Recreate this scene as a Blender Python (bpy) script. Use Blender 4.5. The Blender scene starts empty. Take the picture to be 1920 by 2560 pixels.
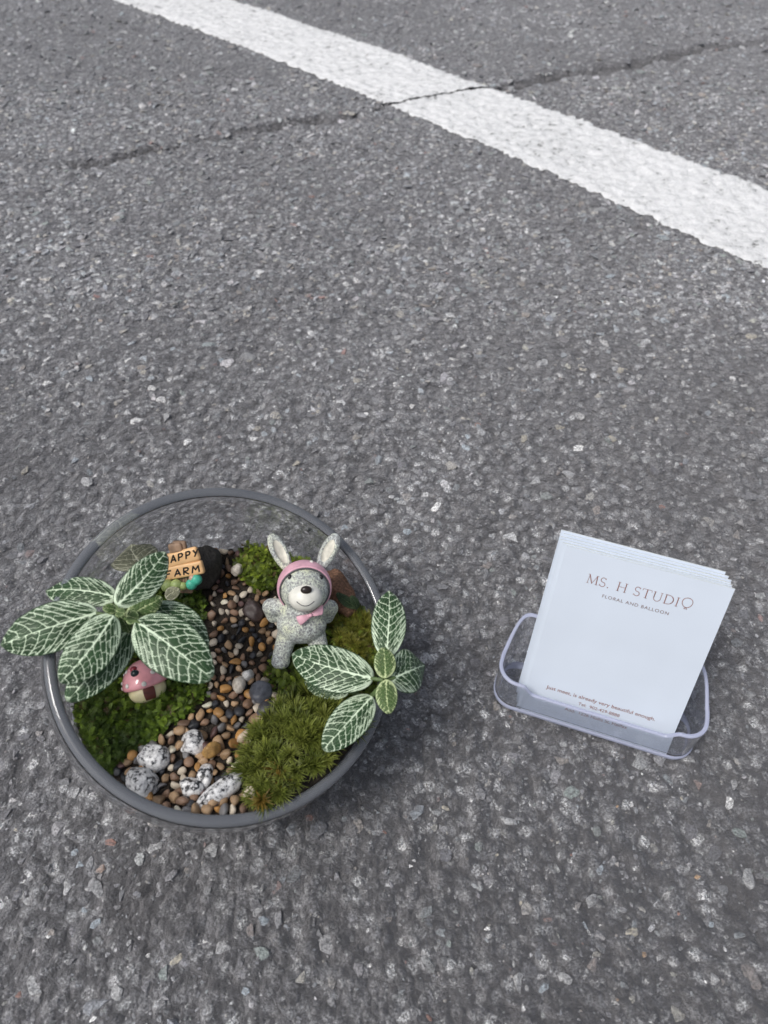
import bpy, bmesh, math, random
import numpy as np
from mathutils import Vector, Matrix

# ------------------------------------------------------------------ camera, sky, sun, exposure
SC = bpy.context.scene
COL = SC.collection
H = 0.34                      # camera height (m)
PITCH = math.radians(49.0)    # looking down
FPX = 1805.0                  # focal length in photograph pixels (1920 x 2560)
cam = bpy.data.cameras.new('camera'); camo = bpy.data.objects.new('camera', cam); COL.objects.link(camo)
camo.location = (0, 0, H); camo.rotation_euler = (math.radians(90) - PITCH, 0, 0)
cam.sensor_fit = 'VERTICAL'; cam.sensor_height = 36.0; cam.lens = FPX / 2560 * 36.0
cam.clip_start = 0.01; cam.clip_end = 500
cam.dof.use_dof = True; cam.dof.focus_distance = 0.36; cam.dof.aperture_fstop = 13.0
SC.camera = camo

SUN_EL, SUN_AZ = math.radians(58), math.radians(-125)   # azimuth measured from +Y towards +X
W = bpy.data.worlds.new('World'); SC.world = W; W.use_nodes = True
wn, wl = W.node_tree.nodes, W.node_tree.links
wn.clear()
sky = wn.new('ShaderNodeTexSky'); sky.sky_type = 'NISHITA'; sky.sun_disc = False
sky.sun_elevation = SUN_EL; sky.sun_rotation = SUN_AZ; sky.dust_density = 4.0; sky.air_density = 1.0
hs = wn.new('ShaderNodeHueSaturation'); hs.inputs['Saturation'].default_value = 0.50
bg = wn.new('ShaderNodeBackground'); bg.inputs['Strength'].default_value = 0.10
wo = wn.new('ShaderNodeOutputWorld')
wl.new(sky.outputs[0], hs.inputs['Color']); wl.new(hs.outputs[0], bg.inputs[0]); wl.new(bg.outputs[0], wo.inputs[0])
sun = bpy.data.lights.new('sun', 'SUN'); sun.energy = 1.5; sun.angle = math.radians(16); sun.color = (1.0, 0.97, 0.93)
suno = bpy.data.objects.new('sun', sun); COL.objects.link(suno)
sd = Vector((math.sin(SUN_AZ) * math.cos(SUN_EL), math.cos(SUN_AZ) * math.cos(SUN_EL), math.sin(SUN_EL)))
suno.rotation_euler = sd.to_track_quat('Z', 'Y').to_euler()
SC.view_settings.view_transform = 'Standard'; SC.view_settings.look = 'None'
SC.view_settings.gamma = 1.0; SC.view_settings.use_curve_mapping = False
SC.view_settings.exposure = 0.10
SC.cycles.max_bounces = 16; SC.cycles.transmission_bounces = 14; SC.cycles.transparent_max_bounces = 12
SC.cycles.use_denoising = True

RNG = np.random.default_rng(7)
random.seed(11)

# ------------------------------------------------------------------ helpers
FW = np.array([0, math.cos(PITCH), -math.sin(PITCH)])
UP = np.array([0, math.sin(PITCH), math.cos(PITCH)])
CAMP = np.array([0, 0, H])
def ray(px, py):
    return FW + np.array([1., 0, 0]) * ((px - 960) / FPX) + UP * ((1280 - py) / FPX)
def at(px, py, z=0.0):                       # world point seen at a photograph pixel, at height z
    d = ray(px, py)
    return CAMP + d * ((H - z) / -d[2])
def ppm(p):                                  # photograph pixels per metre at a point
    return FPX / float((np.asarray(p) - CAMP) @ FW)
def project(P):
    X = np.asarray(P) - CAMP
    z = X @ FW
    return np.stack([960 + FPX * X[..., 0] / z, 1280 - FPX * (X @ UP) / z], -1)

def hash2(i, j, seed):
    h = (i.astype(np.int64) * 374761393 + j.astype(np.int64) * 668265263 + seed * 1442695041) & 0x7fffffff
    h = (h ^ (h >> 13)) * 1274126177 & 0x7fffffff
    h = (h ^ (h >> 16)) & 0xffff
    return h / 65535.0
def vnoise(x, y, scale, seed=0):             # value noise, wavelength = scale
    x = np.asarray(x) / scale; y = np.asarray(y) / scale
    i = np.floor(x); j = np.floor(y); fx = x - i; fy = y - j
    fx = fx * fx * (3 - 2 * fx); fy = fy * fy * (3 - 2 * fy)
    a = hash2(i, j, seed); b = hash2(i + 1, j, seed); c = hash2(i, j + 1, seed); d = hash2(i + 1, j + 1, seed)
    return (a * (1 - fx) + b * fx) * (1 - fy) + (c * (1 - fx) + d * fx) * fy

def np_mesh(name, V, F, smooth=False):
    V = np.asarray(V, np.float32); F = np.asarray(F, np.int32)
    me = bpy.data.meshes.new(name)
    n, k = F.shape
    me.vertices.add(len(V)); me.vertices.foreach_set('co', V.ravel())
    me.loops.add(n * k); me.loops.foreach_set('vertex_index', F.ravel())
    me.polygons.add(n); me.polygons.foreach_set('loop_start', np.arange(0, n * k, k, dtype=np.int32))
    me.polygons.foreach_set('loop_total', np.full(n, k, np.int32))
    me.polygons.foreach_set('use_smooth', np.full(n, smooth))
    me.update(calc_edges=True); me.validate()
    return me
def set_col(me, name, C):
    a = me.attributes.new(name, 'FLOAT_COLOR', 'POINT')
    C = np.asarray(C, np.float32)
    if C.shape[1] == 3: C = np.c_[C, np.ones(len(C), np.float32)]
    a.data.foreach_set('color', C.astype(np.float32).ravel())
def set_float(me, name, A):
    a = me.attributes.new(name, 'FLOAT', 'POINT'); a.data.foreach_set('value', np.asarray(A, np.float32))
def link(name, me, mat=None, parent=None, smooth=None):
    o = bpy.data.objects.new(name, me); COL.objects.link(o)
    if mat is not None and me is not None and len(me.materials) == 0: me.materials.append(mat)
    if parent is not None: o.parent = parent
    if smooth is not None: me.polygons.foreach_set('use_smooth', np.full(len(me.polygons), smooth))
    return o
def tag(o, label=None, cat=None, group=None, kind=None):
    if label: o['label'] = label
    if cat: o['category'] = cat
    if group: o['group'] = group
    if kind: o['kind'] = kind
    return o
def empty(name, M=None):
    o = bpy.data.objects.new(name, None); COL.objects.link(o); o.empty_display_size = 0.005
    if M is not None: o.matrix_world = M
    return o
def bm_obj(name, bm, mat, parent=None, smooth=True):
    me = bpy.data.meshes.new(name); bm.normal_update(); bm.to_mesh(me); bm.free()
    return link(name, me, mat, parent, smooth)
def grid_faces(nr, nc, wrap=False):
    r = np.arange(nr - 1)[:, None]; c = np.arange(nc if wrap else nc - 1)[None]
    c2 = (c + 1) % nc
    return np.stack([r * nc + c, r * nc + c2, (r + 1) * nc + c2, (r + 1) * nc + c], -1).reshape(-1, 4)
def frame(x, y, z, o):
    M = Matrix.Identity(4)
    for i, v in enumerate((x, y, z)):
        for j in range(3): M[j][i] = float(v[j])
    for j in range(3): M[j][3] = float(o[j])
    return M
def unit(v):
    v = np.asarray(v, float); return v / np.linalg.norm(v)
def in_poly(px, py, poly):
    px = np.asarray(px); py = np.asarray(py); ins = np.zeros(px.shape, bool)
    n = len(poly)
    for i in range(n):
        x1, y1 = poly[i]; x2, y2 = poly[(i + 1) % n]
        c = ((y1 > py) != (y2 > py)) & (px < (x2 - x1) * (py - y1) / (y2 - y1 + 1e-12) + x1)
        ins ^= c
    return ins
def ellipsoid(bm, c, r, rot=None, u=20, v=14):
    M = Matrix.Translation(c) @ (rot.to_4x4() if rot is not None else Matrix.Identity(4)) @ Matrix.Diagonal((r[0], r[1], r[2], 1))
    return bmesh.ops.create_uvsphere(bm, u_segments=u, v_segments=v, radius=1.0, matrix=M)
def capsule(bm, a, b, ra, rb, n=9):
    a, b = Vector(a), Vector(b)
    for i in range(n + 1):
        t = i / n; r = ra + (rb - ra) * t
        ellipsoid(bm, a.lerp(b, t), (r, r, r), None, 16, 10)
def remesh(bm, voxel, it=6):
    me = bpy.data.meshes.new('tmp'); bm.to_mesh(me); bm.free()
    o = bpy.data.objects.new('tmp', me); COL.objects.link(o)
    m = o.modifiers.new('r', 'REMESH'); m.mode = 'VOXEL'; m.voxel_size = voxel
    s = o.modifiers.new('s', 'SMOOTH'); s.iterations = it; s.factor = 0.5
    dg = bpy.context.evaluated_depsgraph_get()
    out = bpy.data.meshes.new_from_object(o.evaluated_get(dg))
    bpy.data.objects.remove(o); bpy.data.meshes.remove(me)
    return out
def lathe(prof, n=48):
    prof = np.asarray(prof); a = np.linspace(0, 2 * np.pi, n, endpoint=False)
    V = np.stack([prof[:, 0, None] * np.cos(a), prof[:, 0, None] * np.sin(a), np.repeat(prof[:, 1, None], n, 1)], -1).reshape(-1, 3)
    return V, grid_faces(len(prof), n, True)
def tube(pts, rad, n=8):
    pts = np.asarray(pts, float); m = len(pts)
    rad = np.broadcast_to(np.asarray(rad, float), (m,))
    T = np.gradient(pts, axis=0); T /= np.linalg.norm(T, axis=1)[:, None]
    ref = np.array([0.3, 0.9, 0.2]); V = []
    for p, t, r in zip(pts, T, rad):
        u = unit(np.cross(t, ref)); v = np.cross(t, u)
        a = np.linspace(0, 2 * np.pi, n, endpoint=False)
        V.append(p + r * (np.cos(a)[:, None] * u + np.sin(a)[:, None] * v))
    V = np.concatenate(V); F = grid_faces(m, n, True)
    return V, F

# ------------------------------------------------------------------ materials
def new_mat(name):
    m = bpy.data.materials.new(name); m.use_nodes = True
    nt = m.node_tree; b = nt.nodes['Principled BSDF']
    return m, nt, b
def N(nt, t, **kw):
    n = nt.nodes.new(t)
    for k, v in kw.items():
        if k.startswith('_'): setattr(n, k[1:], v)
        else: n.inputs[k.replace('__', ' ')].default_value = v
    return n
def coord(nt, out='Object'):
    return N(nt, 'ShaderNodeTexCoord').outputs[out]
def noise(nt, co, scale, detail=3, rough=0.55, out='Fac'):
    n = N(nt, 'ShaderNodeTexNoise', Scale=scale, Detail=detail, Roughness=rough); nt.links.new(co, n.inputs['Vector'])
    return n.outputs[out]
def voro(nt, co, scale, feature='F1', out='Distance', rnd=1.0):
    n = N(nt, 'ShaderNodeTexVoronoi', Scale=scale, Randomness=rnd, _feature=feature); nt.links.new(co, n.inputs['Vector'])
    return n.outputs[out]
def ramp(nt, fac, stops):
    n = N(nt, 'ShaderNodeValToRGB'); e = n.color_ramp.elements
    while len(e) < len(stops): e.new(0.5)
    for s, (p, c) in zip(e, stops):
        s.position = p; s.color = (c if len(c) == 4 else (*c, 1)) if isinstance(c, tuple) else (c, c, c, 1)
    nt.links.new(fac, n.inputs[0]); return n.outputs[0]
def mix(nt, fac, a, b, mode='MIX'):
    n = N(nt, 'ShaderNodeMix', _data_type='RGBA', _blend_type=mode)
    for v, i in ((fac, 0), (a, 6), (b, 7)):
        if hasattr(v, 'links'): nt.links.new(v, n.inputs[i])
        elif i == 0: n.inputs[0].default_value = v
        else: n.inputs[i].default_value = (*v, 1) if len(v) == 3 else v
    return n.outputs[2]
def math_(nt, op, a, b=0.0):
    n = N(nt, 'ShaderNodeMath', _operation=op)
    for i, v in enumerate((a, b)):
        if hasattr(v, 'links'): nt.links.new(v, n.inputs[i])
        else: n.inputs[i].default_value = v
    return n.outputs[0]
def bump(nt, b, h, dist, strength=1.0, prev=None):
    n = N(nt, 'ShaderNodeBump', Distance=dist, Strength=strength); nt.links.new(h, n.inputs['Height'])
    if prev is not None: nt.links.new(prev, n.inputs['Normal'])
    nt.links.new(n.outputs[0], b.inputs['Normal']); return n.outputs[0]
def plain(name, col, rough=0.5, var=0.06, nscale=400, bmp=0.0, coat=0.0, spec=0.5):
    m, nt, b = new_mat(name); co = coord(nt)
    f = noise(nt, co, nscale, 4)
    lo = tuple(max(0, c * (1 - var * 3)) for c in col); hi = tuple(min(1, c * (1 + var * 2)) for c in col)
    nt.links.new(ramp(nt, f, [(0.3, lo), (0.7, hi)]), b.inputs['Base Color'])
    b.inputs['Roughness'].default_value = rough; b.inputs['Coat Weight'].default_value = coat
    b.inputs['Coat Roughness'].default_value = 0.12; b.inputs['Specular IOR Level'].default_value = spec
    if bmp: bump(nt, b, f, bmp)
    return m

# asphalt -----------------------------------------------------------
def asphalt_mat():
    m, nt, b = new_mat('asphalt'); co = coord(nt)
    warp = noise(nt, co, 160, 2, out='Color')
    wco = N(nt, 'ShaderNodeVectorMath', _operation='MULTIPLY_ADD'); nt.links.new(warp, wco.inputs[0])
    wco.inputs[1].default_value = (0.0035,) * 3; nt.links.new(co, wco.inputs[2]); wco = wco.outputs[0]
    c1 = voro(nt, wco, 210, out='Color'); c2 = voro(nt, wco, 520, out='Color')
    d1 = voro(nt, wco, 210); d2 = voro(nt, wco, 520); fine = noise(nt, co, 950, 5, 0.75)
    patch = noise(nt, co, 26, 4, 0.6); big = noise(nt, co, 4.2, 4, 0.55)
    s1 = N(nt, 'ShaderNodeSeparateColor'); nt.links.new(c1, s1.inputs[0])
    s2 = N(nt, 'ShaderNodeSeparateColor'); nt.links.new(c2, s2.inputs[0])
    base = ramp(nt, s1.outputs[0], [(0.0, (0.04, 0.04, 0.042)), (0.35, (0.085, 0.085, 0.088)), (0.7, (0.15, 0.15, 0.152)), (0.88, (0.27, 0.27, 0.268)), (1.0, (0.42, 0.42, 0.41))])
    small = ramp(nt, s2.outputs[1], [(0.0, (0.030, 0.030, 0.033)), (0.5, (0.095, 0.095, 0.098)), (0.9, (0.20, 0.2, 0.198)), (1.0, (0.42, 0.415, 0.40))])
    colr = mix(nt, ramp(nt, s1.outputs[2], [(0.35, 0.0), (0.6, 1.0)]), base, small)
    colr = mix(nt, 1.0, colr, ramp(nt, fine, [(0.38, 0.25), (0.5, 1.85), (0.64, 5.2)]), 'MULTIPLY')
    colr = mix(nt, 1.0, colr, ramp(nt, patch, [(0.25, 0.62), (0.75, 1.3)]), 'MULTIPLY')
    colr = mix(nt, 1.0, colr, ramp(nt, big, [(0.3, 0.60), (0.7, 1.28)]), 'MULTIPLY')
    colr = mix(nt, 1.0, colr, (.985, .995, 1.03), 'MULTIPLY')
    colr = mix(nt, ramp(nt, d1, [(0.36, 0.0), (0.66, 0.85)]), colr, (0.03, 0.03, 0.033))  # shade of the crevices between stones, painted dark into the asphalt colour
    at_ = N(nt, 'ShaderNodeAttribute', _attribute_name='crack')
    colr = mix(nt, at_.outputs['Fac'], colr, (0.010, 0.0095, 0.0095))
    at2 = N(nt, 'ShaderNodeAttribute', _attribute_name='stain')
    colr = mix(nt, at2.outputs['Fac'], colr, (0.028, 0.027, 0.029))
    nt.links.new(colr, b.inputs['Base Color'])
    b.inputs['Roughness'].default_value = 0.5; b.inputs['Specular IOR Level'].default_value = 0.7
    b.inputs['Sheen Weight'].default_value = 0.48; b.inputs['Sheen Roughness'].default_value = 0.6; b.inputs['Sheen Tint'].default_value = (.97, .96, 1, 1)
    hsum = math_(nt, 'ADD', math_(nt, 'MULTIPLY', d1, -1.0), math_(nt, 'MULTIPLY', d2, -0.45))
    hsum = math_(nt, 'ADD', hsum, math_(nt, 'MULTIPLY', fine, 0.8))
    bump(nt, b, hsum, 0.0030, 1.0)
    return m
def stone_mat(name, from_object):
    m, nt, b = new_mat(name); co = coord(nt) if not from_object else N(nt, 'ShaderNodeNewGeometry').outputs['Position']
    if from_object: c = N(nt, 'ShaderNodeObjectInfo').outputs['Color']
    else: c = N(nt, 'ShaderNodeAttribute', _attribute_name='Col').outputs['Color']
    f = noise(nt, co, 420, 4, 0.65); g = noise(nt, co, 1000, 5, 0.75)
    c = mix(nt, 1.0, c, ramp(nt, g, [(0.36, 0.5), (0.66, 3.0)]), 'MULTIPLY')
    film = mix(nt, 1.0, (0.13, 0.13, 0.132), ramp(nt, g, [(0.36, 0.3), (0.66, 2.8)]), 'MULTIPLY')
    c = mix(nt, ramp(nt, f, [(0.49, 0.0), (0.66, 0.8)] if from_object else [(0.47, 0.0), (0.63, 0.88)]), c, film)
    c = mix(nt, 1.0, c, ramp(nt, noise(nt, co, 4.2, 4, 0.55), [(0.3, 0.62), (0.7, 1.24)]), 'MULTIPLY')
    c = mix(nt, 1.0, c, (.985, .995, 1.03), 'MULTIPLY')
    nt.links.new(c, b.inputs['Base Color']); b.inputs['Roughness'].default_value = 0.5; b.inputs['Specular IOR Level'].default_value = 0.65
    b.inputs['Sheen Weight'].default_value = 0.48; b.inputs['Sheen Roughness'].default_value = 0.6; b.inputs['Sheen Tint'].default_value = (.97, .96, 1, 1)
    h = math_(nt, 'ADD', f, math_(nt, 'MULTIPLY', g, 0.5))
    bump(nt, b, h, 0.0012, 0.9)
    return m
def paint_mat():
    m, nt, b = new_mat('road_paint'); co = coord(nt)
    f = noise(nt, co, 95, 4, 0.65); g = noise(nt, co, 420, 3, 0.7); z = noise(nt, co, 9, 2)
    h = math_(nt, 'ADD', f, math_(nt, 'MULTIPLY', g, 0.35))
    h2 = math_(nt, 'ADD', h, math_(nt, 'MULTIPLY', z, 0.30))
    c = ramp(nt, h2, [(0.615, (0.16, 0.16, 0.16)), (0.655, (0.50, 0.505, 0.505)), (0.70, (0.72, 0.73, 0.735)), (0.9, (0.87, 0.878, 0.885))])
    nt.links.new(c, b.inputs['Base Color']); b.inputs['Roughness'].default_value = 0.7
    bump(nt, b, h, 0.003, 0.8)
    return m
MAT_ASPH = asphalt_mat(); MAT_STONE = stone_mat('asphalt_stones', False); MAT_STONE_OBJ = stone_mat('asphalt_stone', True)
MAT_PAINT = paint_mat()

def pebble_mat():
    m, nt, b = new_mat('pebble'); co = coord(nt)
    oi = N(nt, 'ShaderNodeObjectInfo'); c = oi.outputs['Color']
    off = N(nt, 'ShaderNodeVectorMath', _operation='ADD'); nt.links.new(co, off.inputs[0])
    r = math_(nt, 'MULTIPLY', oi.outputs['Random'], 3.0)
    cx = N(nt, 'ShaderNodeCombineXYZ'); nt.links.new(r, cx.inputs[0]); nt.links.new(cx.outputs[0], off.inputs[1])
    f = noise(nt, off.outputs[0], 260, 4, 0.6); g = noise(nt, off.outputs[0], 1500, 3, 0.7)
    c = mix(nt, 1.0, c, ramp(nt, f, [(0.3, (0.55, 0.52, 0.5)), (0.7, (1.35, 1.35, 1.35))]), 'MULTIPLY')
    c = mix(nt, 1.0, c, ramp(nt, g, [(0.3, 0.8), (0.7, 1.15)]), 'MULTIPLY')
    nt.links.new(c, b.inputs['Base Color']); b.inputs['Roughness'].default_value = 0.42
    b.inputs['Coat Weight'].default_value = 0.15; b.inputs['Coat Roughness'].default_value = 0.25
    bump(nt, b, g, 0.00025, 0.6)
    return m
def granite_mat():
    m, nt, b = new_mat('granite'); co = coord(nt)
    f = noise(nt, co, 430, 4, 0.7); g = noise(nt, co, 900, 3, 0.6); z = noise(nt, co, 120, 2)
    s = math_(nt, 'ADD', f, math_(nt, 'MULTIPLY', z, 0.42))
    c = ramp(nt, s, [(0.565, (0.012, 0.013, 0.016)), (0.63, (0.08, 0.085, 0.095)), (0.67, (0.62, 0.62, 0.63)), (0.80, (0.86, 0.86, 0.86))])
    c = mix(nt, 1.0, c, ramp(nt, g, [(0.3, 0.7), (0.7, 1.1)]), 'MULTIPLY')
    nt.links.new(c, b.inputs['Base Color']); b.inputs['Roughness'].default_value = 0.4
    bump(nt, b, g, 0.0003, 0.6)
    return m
def resin_mat():
    m, nt, b = new_mat('mottled_resin'); co = coord(nt)
    w = noise(nt, co, 300, 2, out='Color')
    a = N(nt, 'ShaderNodeVectorMath', _operation='MULTIPLY_ADD'); nt.links.new(w, a.inputs[0]); a.inputs[1].default_value = (0.003,) * 3
    nt.links.new(co, a.inputs[2])
    f = noise(nt, a.outputs[0], 900, 4, 0.7); v = voro(nt, a.outputs[0], 800, 'DISTANCE_TO_EDGE'); z = noise(nt, co, 110, 2)
    s = math_(nt, 'ADD', f, math_(nt, 'MULTIPLY', ramp(nt, v, [(0.0, 0.5), (0.22, 0.0)]), 0.35))
    s = math_(nt, 'ADD', s, math_(nt, 'MULTIPLY', z, 0.25))
    tint = ramp(nt, z, [(0.35, (0.76, 0.82, 0.80)), (0.65, (0.74, 0.78, 0.58))])
    c = mix(nt, ramp(nt, s, [(0.58, 0.0), (0.86, 1.0)]), (0.25, 0.255, 0.26), tint)
    nt.links.new(c, b.inputs['Base Color']); b.inputs['Roughness'].default_value = 0.55
    bump(nt, b, s, 0.00025, 0.7)
    return m
def leaf_mat(name, dark, vein):
    m, nt, b = new_mat(name); co = coord(nt)
    v = N(nt, 'ShaderNodeAttribute', _attribute_name='vein').outputs['Fac']
    f = noise(nt, co, 160, 3); g = noise(nt, co, 1400, 2)
    d = ramp(nt, f, [(0.3, tuple(c * 0.75 for c in dark)), (0.7, tuple(c * 1.3 for c in dark))])
    d = mix(nt, 1.0, d, ramp(nt, g, [(0.3, 0.85), (0.7, 1.15)]), 'MULTIPLY')
    c = mix(nt, v, d, vein)
    nt.links.new(c, b.inputs['Base Color']); b.inputs['Roughness'].default_value = 0.40
    b.inputs['Specular IOR Level'].default_value = 0.25
    b.inputs['Subsurface Weight'].default_value = 0.0
    h = math_(nt, 'MULTIPLY', g, 0.4); bump(nt, b, h, 0.0002, 0.5)
    return m
def moss_mat(name):
    m, nt, b = new_mat(name)
    c = N(nt, 'ShaderNodeAttribute', _attribute_name='Col').outputs['Color']
    nt.links.new(c, b.inputs['Base Color']); b.inputs['Roughness'].default_value = 0.5
    tr = N(nt, 'ShaderNodeBsdfTranslucent'); nt.links.new(c, tr.inputs[0])
    ms = N(nt, 'ShaderNodeMixShader'); ms.inputs[0].default_value = 0.25
    nt.links.new(b.outputs[0], ms.inputs[1]); nt.links.new(tr.outputs[0], ms.inputs[2])
    nt.links.new(ms.outputs[0], nt.nodes['Material Output'].inputs[0])
    return m
def glass_mat(name, col, rough, ior):
    m, nt, b = new_mat(name)
    b.inputs['Base Color'].default_value = (*col, 1); b.inputs['Roughness'].default_value = rough
    b.inputs['IOR'].default_value = ior; b.inputs['Transmission Weight'].default_value = 1.0
    return m
def rim_mat():
    m, nt, b = new_mat('ground_glass_rim'); co = coord(nt)
    f = noise(nt, co, 60, 3)
    nt.links.new(ramp(nt, f, [(0.3, (0.64, 0.68, 0.76)), (0.7, (0.74, 0.78, 0.85))]), b.inputs['Base Color'])
    b.inputs['Roughness'].default_value = 0.07; b.inputs['Transmission Weight'].default_value = 0.78; b.inputs['IOR'].default_value = 1.5
    return m
MAT_PEB, MAT_GRAN, MAT_RESIN = pebble_mat(), granite_mat(), resin_mat()
MAT_LEAF = leaf_mat('dark_leaf', (0.032, 0.072, 0.030), (0.76, 0.90, 0.68))
MAT_LEAF_Y = leaf_mat('young_leaf', (0.075, 0.13, 0.042), (0.66, 0.76, 0.42))
MAT_LEAF_P = leaf_mat('pale_leaf', (0.22, 0.225, 0.15), (0.78, 0.77, 0.58))
MAT_LEAF_D = leaf_mat('plain_leaf', (0.030, 0.052, 0.026), (0.12, 0.17, 0.085))
MAT_MOSS = moss_mat('moss')
MAT_GLASS = glass_mat('clear_glass', (0.93, 0.94, 0.95), 0.0, 1.48)
MAT_RIM = rim_mat()
MAT_ACRYL = glass_mat('clear_acrylic', (0.93, 0.95, 1.0), 0.0, 1.42); MAT_ACRYL.node_tree.nodes['Principled BSDF'].inputs['Transmission Weight'].default_value = 0.94
def acryl_edge():
    m, nt, b = new_mat('acrylic_edge')
    b.inputs['Base Color'].default_value = (.72, .77, 1.0, 1); b.inputs['Roughness'].default_value = .15; b.inputs['IOR'].default_value = 1.45
    b.inputs['Transmission Weight'].default_value = .42
    return m
MAT_ACEDGE = acryl_edge()
MAT_SOIL = plain('soil', (0.040, 0.030, 0.022), 0.9, 0.2, 900, 0.002)

# ------------------------------------------------------------------ ground
def ground_h(x, y):
    h = (np.abs(vnoise(x, y, 0.0034, 4) - .5) - .25) * 0.0022 + (vnoise(x, y, 0.0062, 1) - .5) * 0.0030 + (vnoise(x, y, 0.014, 2) - .5) * 0.0013 + (vnoise(x, y, 0.09, 3) - .5) * 0.0022
    return h
CRACK = [(1750, 75), (1659, 85), (1590, 94), (1520, 103), (1460, 116), (1400, 130), (1350, 143), (1300, 150), (1230, 160), (1160, 172), (1110, 184), (1060, 191), (985, 200), (920, 213), (840, 229),
         (780, 245), (700, 257), (640, 264), (570, 276), (500, 291), (440, 297), (370, 318), (300, 328), (250, 343), (180, 355), (90, 372)]
CRW = [5, 5, 6, 7, 8, 9, 10, 10, 7, 7, 6, 2.2, 1.0, 1.0, 1.0, 2.5, 5, 6, 4.5, 3.5, 2, 3.5, 6, 6, 3, .3]
CRP = np.array([at(x * 1.15726, y * 1.15726)[:2] for x, y in CRACK]); CRW = np.array(CRW) * 0.00125
def crack_d(x, y):                           # distance to the crack minus its local half width
    x = np.asarray(x); y = np.asarray(y)
    jx = (vnoise(x, y, 0.02, 21) - .5) * 0.016; jy = (vnoise(x, y, 0.02, 22) - .5) * 0.016
    X = np.stack([x + jx, y + jy], -1); best = np.full(x.shape, 9.0)
    for a, b_, wa, wb in zip(CRP[:-1], CRP[1:], CRW[:-1], CRW[1:]):
        d = b_ - a; t = np.clip(((X - a) @ d) / (d @ d), 0, 1)
        q = np.linalg.norm(X - a - t[..., None] * d, axis=-1) - (wa + (wb - wa) * t)
        best = np.minimum(best, q)
    return best
ys = [-0.03]
while ys[-1] < 1.75: ys.append(ys[-1] + 1.75 * (H * H + max(ys[-1], .02) ** 2) / (H * 722))
ys = np.array([-80, -20, -4, -1, -.3, -.1] + ys + [2.2, 3, 5, 10, 30, 90])
us = np.concatenate([[-60, -12, -4, -2, -1.5], np.linspace(-1.18, 1.18, 500), [1.5, 2, 4, 12, 60]])
hw = np.where(ys < 0, .257, .656 * np.abs(ys) + .257) * .535
X = us[None] * hw[:, None]; Y = np.repeat(ys[:, None], len(us), 1)
cd = crack_d(X, Y)
crk = np.clip(0.5 - cd / 0.0035, 0, 1)
Z = ground_h(X, Y) - 0.008 * crk
near = (np.abs(us)[None] < 1.25) & (ys[:, None] > -.05) & (ys[:, None] < 1.9)
Z = np.where(near, Z, 0.0)
me = np_mesh('asphalt_ground', np.stack([X, Y, Z], -1).reshape(-1, 3), grid_faces(len(ys), len(us)), True)
set_float(me, 'crack', (crk * np.clip(0.6 + 0.7 * vnoise(X, Y, 0.02, 31), 0, 1) ).ravel())
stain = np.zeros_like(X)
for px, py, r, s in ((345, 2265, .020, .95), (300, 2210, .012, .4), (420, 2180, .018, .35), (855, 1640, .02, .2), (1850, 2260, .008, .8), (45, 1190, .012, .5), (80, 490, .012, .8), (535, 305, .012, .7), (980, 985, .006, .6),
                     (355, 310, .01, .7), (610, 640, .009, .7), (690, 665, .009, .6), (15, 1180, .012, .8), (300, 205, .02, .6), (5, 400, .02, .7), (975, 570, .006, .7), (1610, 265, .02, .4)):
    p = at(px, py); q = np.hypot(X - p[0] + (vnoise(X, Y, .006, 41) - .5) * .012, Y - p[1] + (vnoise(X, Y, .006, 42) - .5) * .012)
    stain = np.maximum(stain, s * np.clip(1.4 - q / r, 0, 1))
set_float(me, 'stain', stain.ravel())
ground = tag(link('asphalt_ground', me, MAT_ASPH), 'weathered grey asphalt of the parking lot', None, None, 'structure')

# painted line -------------------------------------------------------
def edge_curve(pts):
    P = np.array([at(*p)[:2] for p in pts]); tm = np.linalg.norm(P[1] - P[0]) / (np.linalg.norm(P[1] - P[0]) + np.linalg.norm(P[2] - P[1]))
    def f(t):
        t0 = np.clip(t, -.05, 1.05)
        def q(t): return (P[0] * ((t - tm) * (t - 1) / (tm))[:, None] + P[1] * ((t) * (t - 1) / (tm * (tm - 1)))[:, None] + P[2] * (t * (t - tm) / (1 - tm))[:, None])
        base = q(t0); e = 1e-3; der = (q(t0 + e) - q(t0 - e)) / (2 * e)
        return base + der * (t - t0)[:, None]
    return f
fa = edge_curve([(283, 0), (972, 264), (1920, 677)]); fb = edge_curve([(578, 0), (1227, 220), (1920, 477)])
ts = np.linspace(-.35, 1.35, 1150); vs = np.linspace(0, 1, 58)
A, B = fa(ts), fb(ts)
A = A + ((vnoise(A[:, 0], A[:, 1], .012, 51) - .5) * .0030)[:, None] + ((vnoise(A[:, 0], A[:, 1], .004, 52) - .5) * .0045)[:, None]
B = B + ((vnoise(B[:, 0], B[:, 1], .012, 53) - .5) * .0030)[:, None] + ((vnoise(B[:, 0], B[:, 1], .004, 54) - .5) * .0045)[:, None]
PX = A[:, None] * (1 - vs[None, :, None]) + B[:, None] * vs[None, :, None]
x, y = PX[..., 0], PX[..., 1]
edge = np.minimum(vs, 1 - vs)[None] * 0.14
z = ground_h(x, y) * 0.75 + 0.0006 + 0.0012 * np.clip(edge / 0.003, 0, 1)
F = grid_faces(len(ts), len(vs))
keep = (crack_d(x, y) > 0.0).ravel()
F = F[keep[F].all(1)]
me = np_mesh('painted_line', np.stack([x, y, z], -1).reshape(-1, 3), F, True)
tag(link('painted_line', me, MAT_PAINT), 'worn white parking line crossed by a crack', None, None, 'structure')
LINE_POLY = [(-80, -110), (283, 0), (972, 264), (1920, 677), (2100, 760), (2100, 545), (1920, 477), (1227, 220), (578, 0), (300, -80)]

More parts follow.
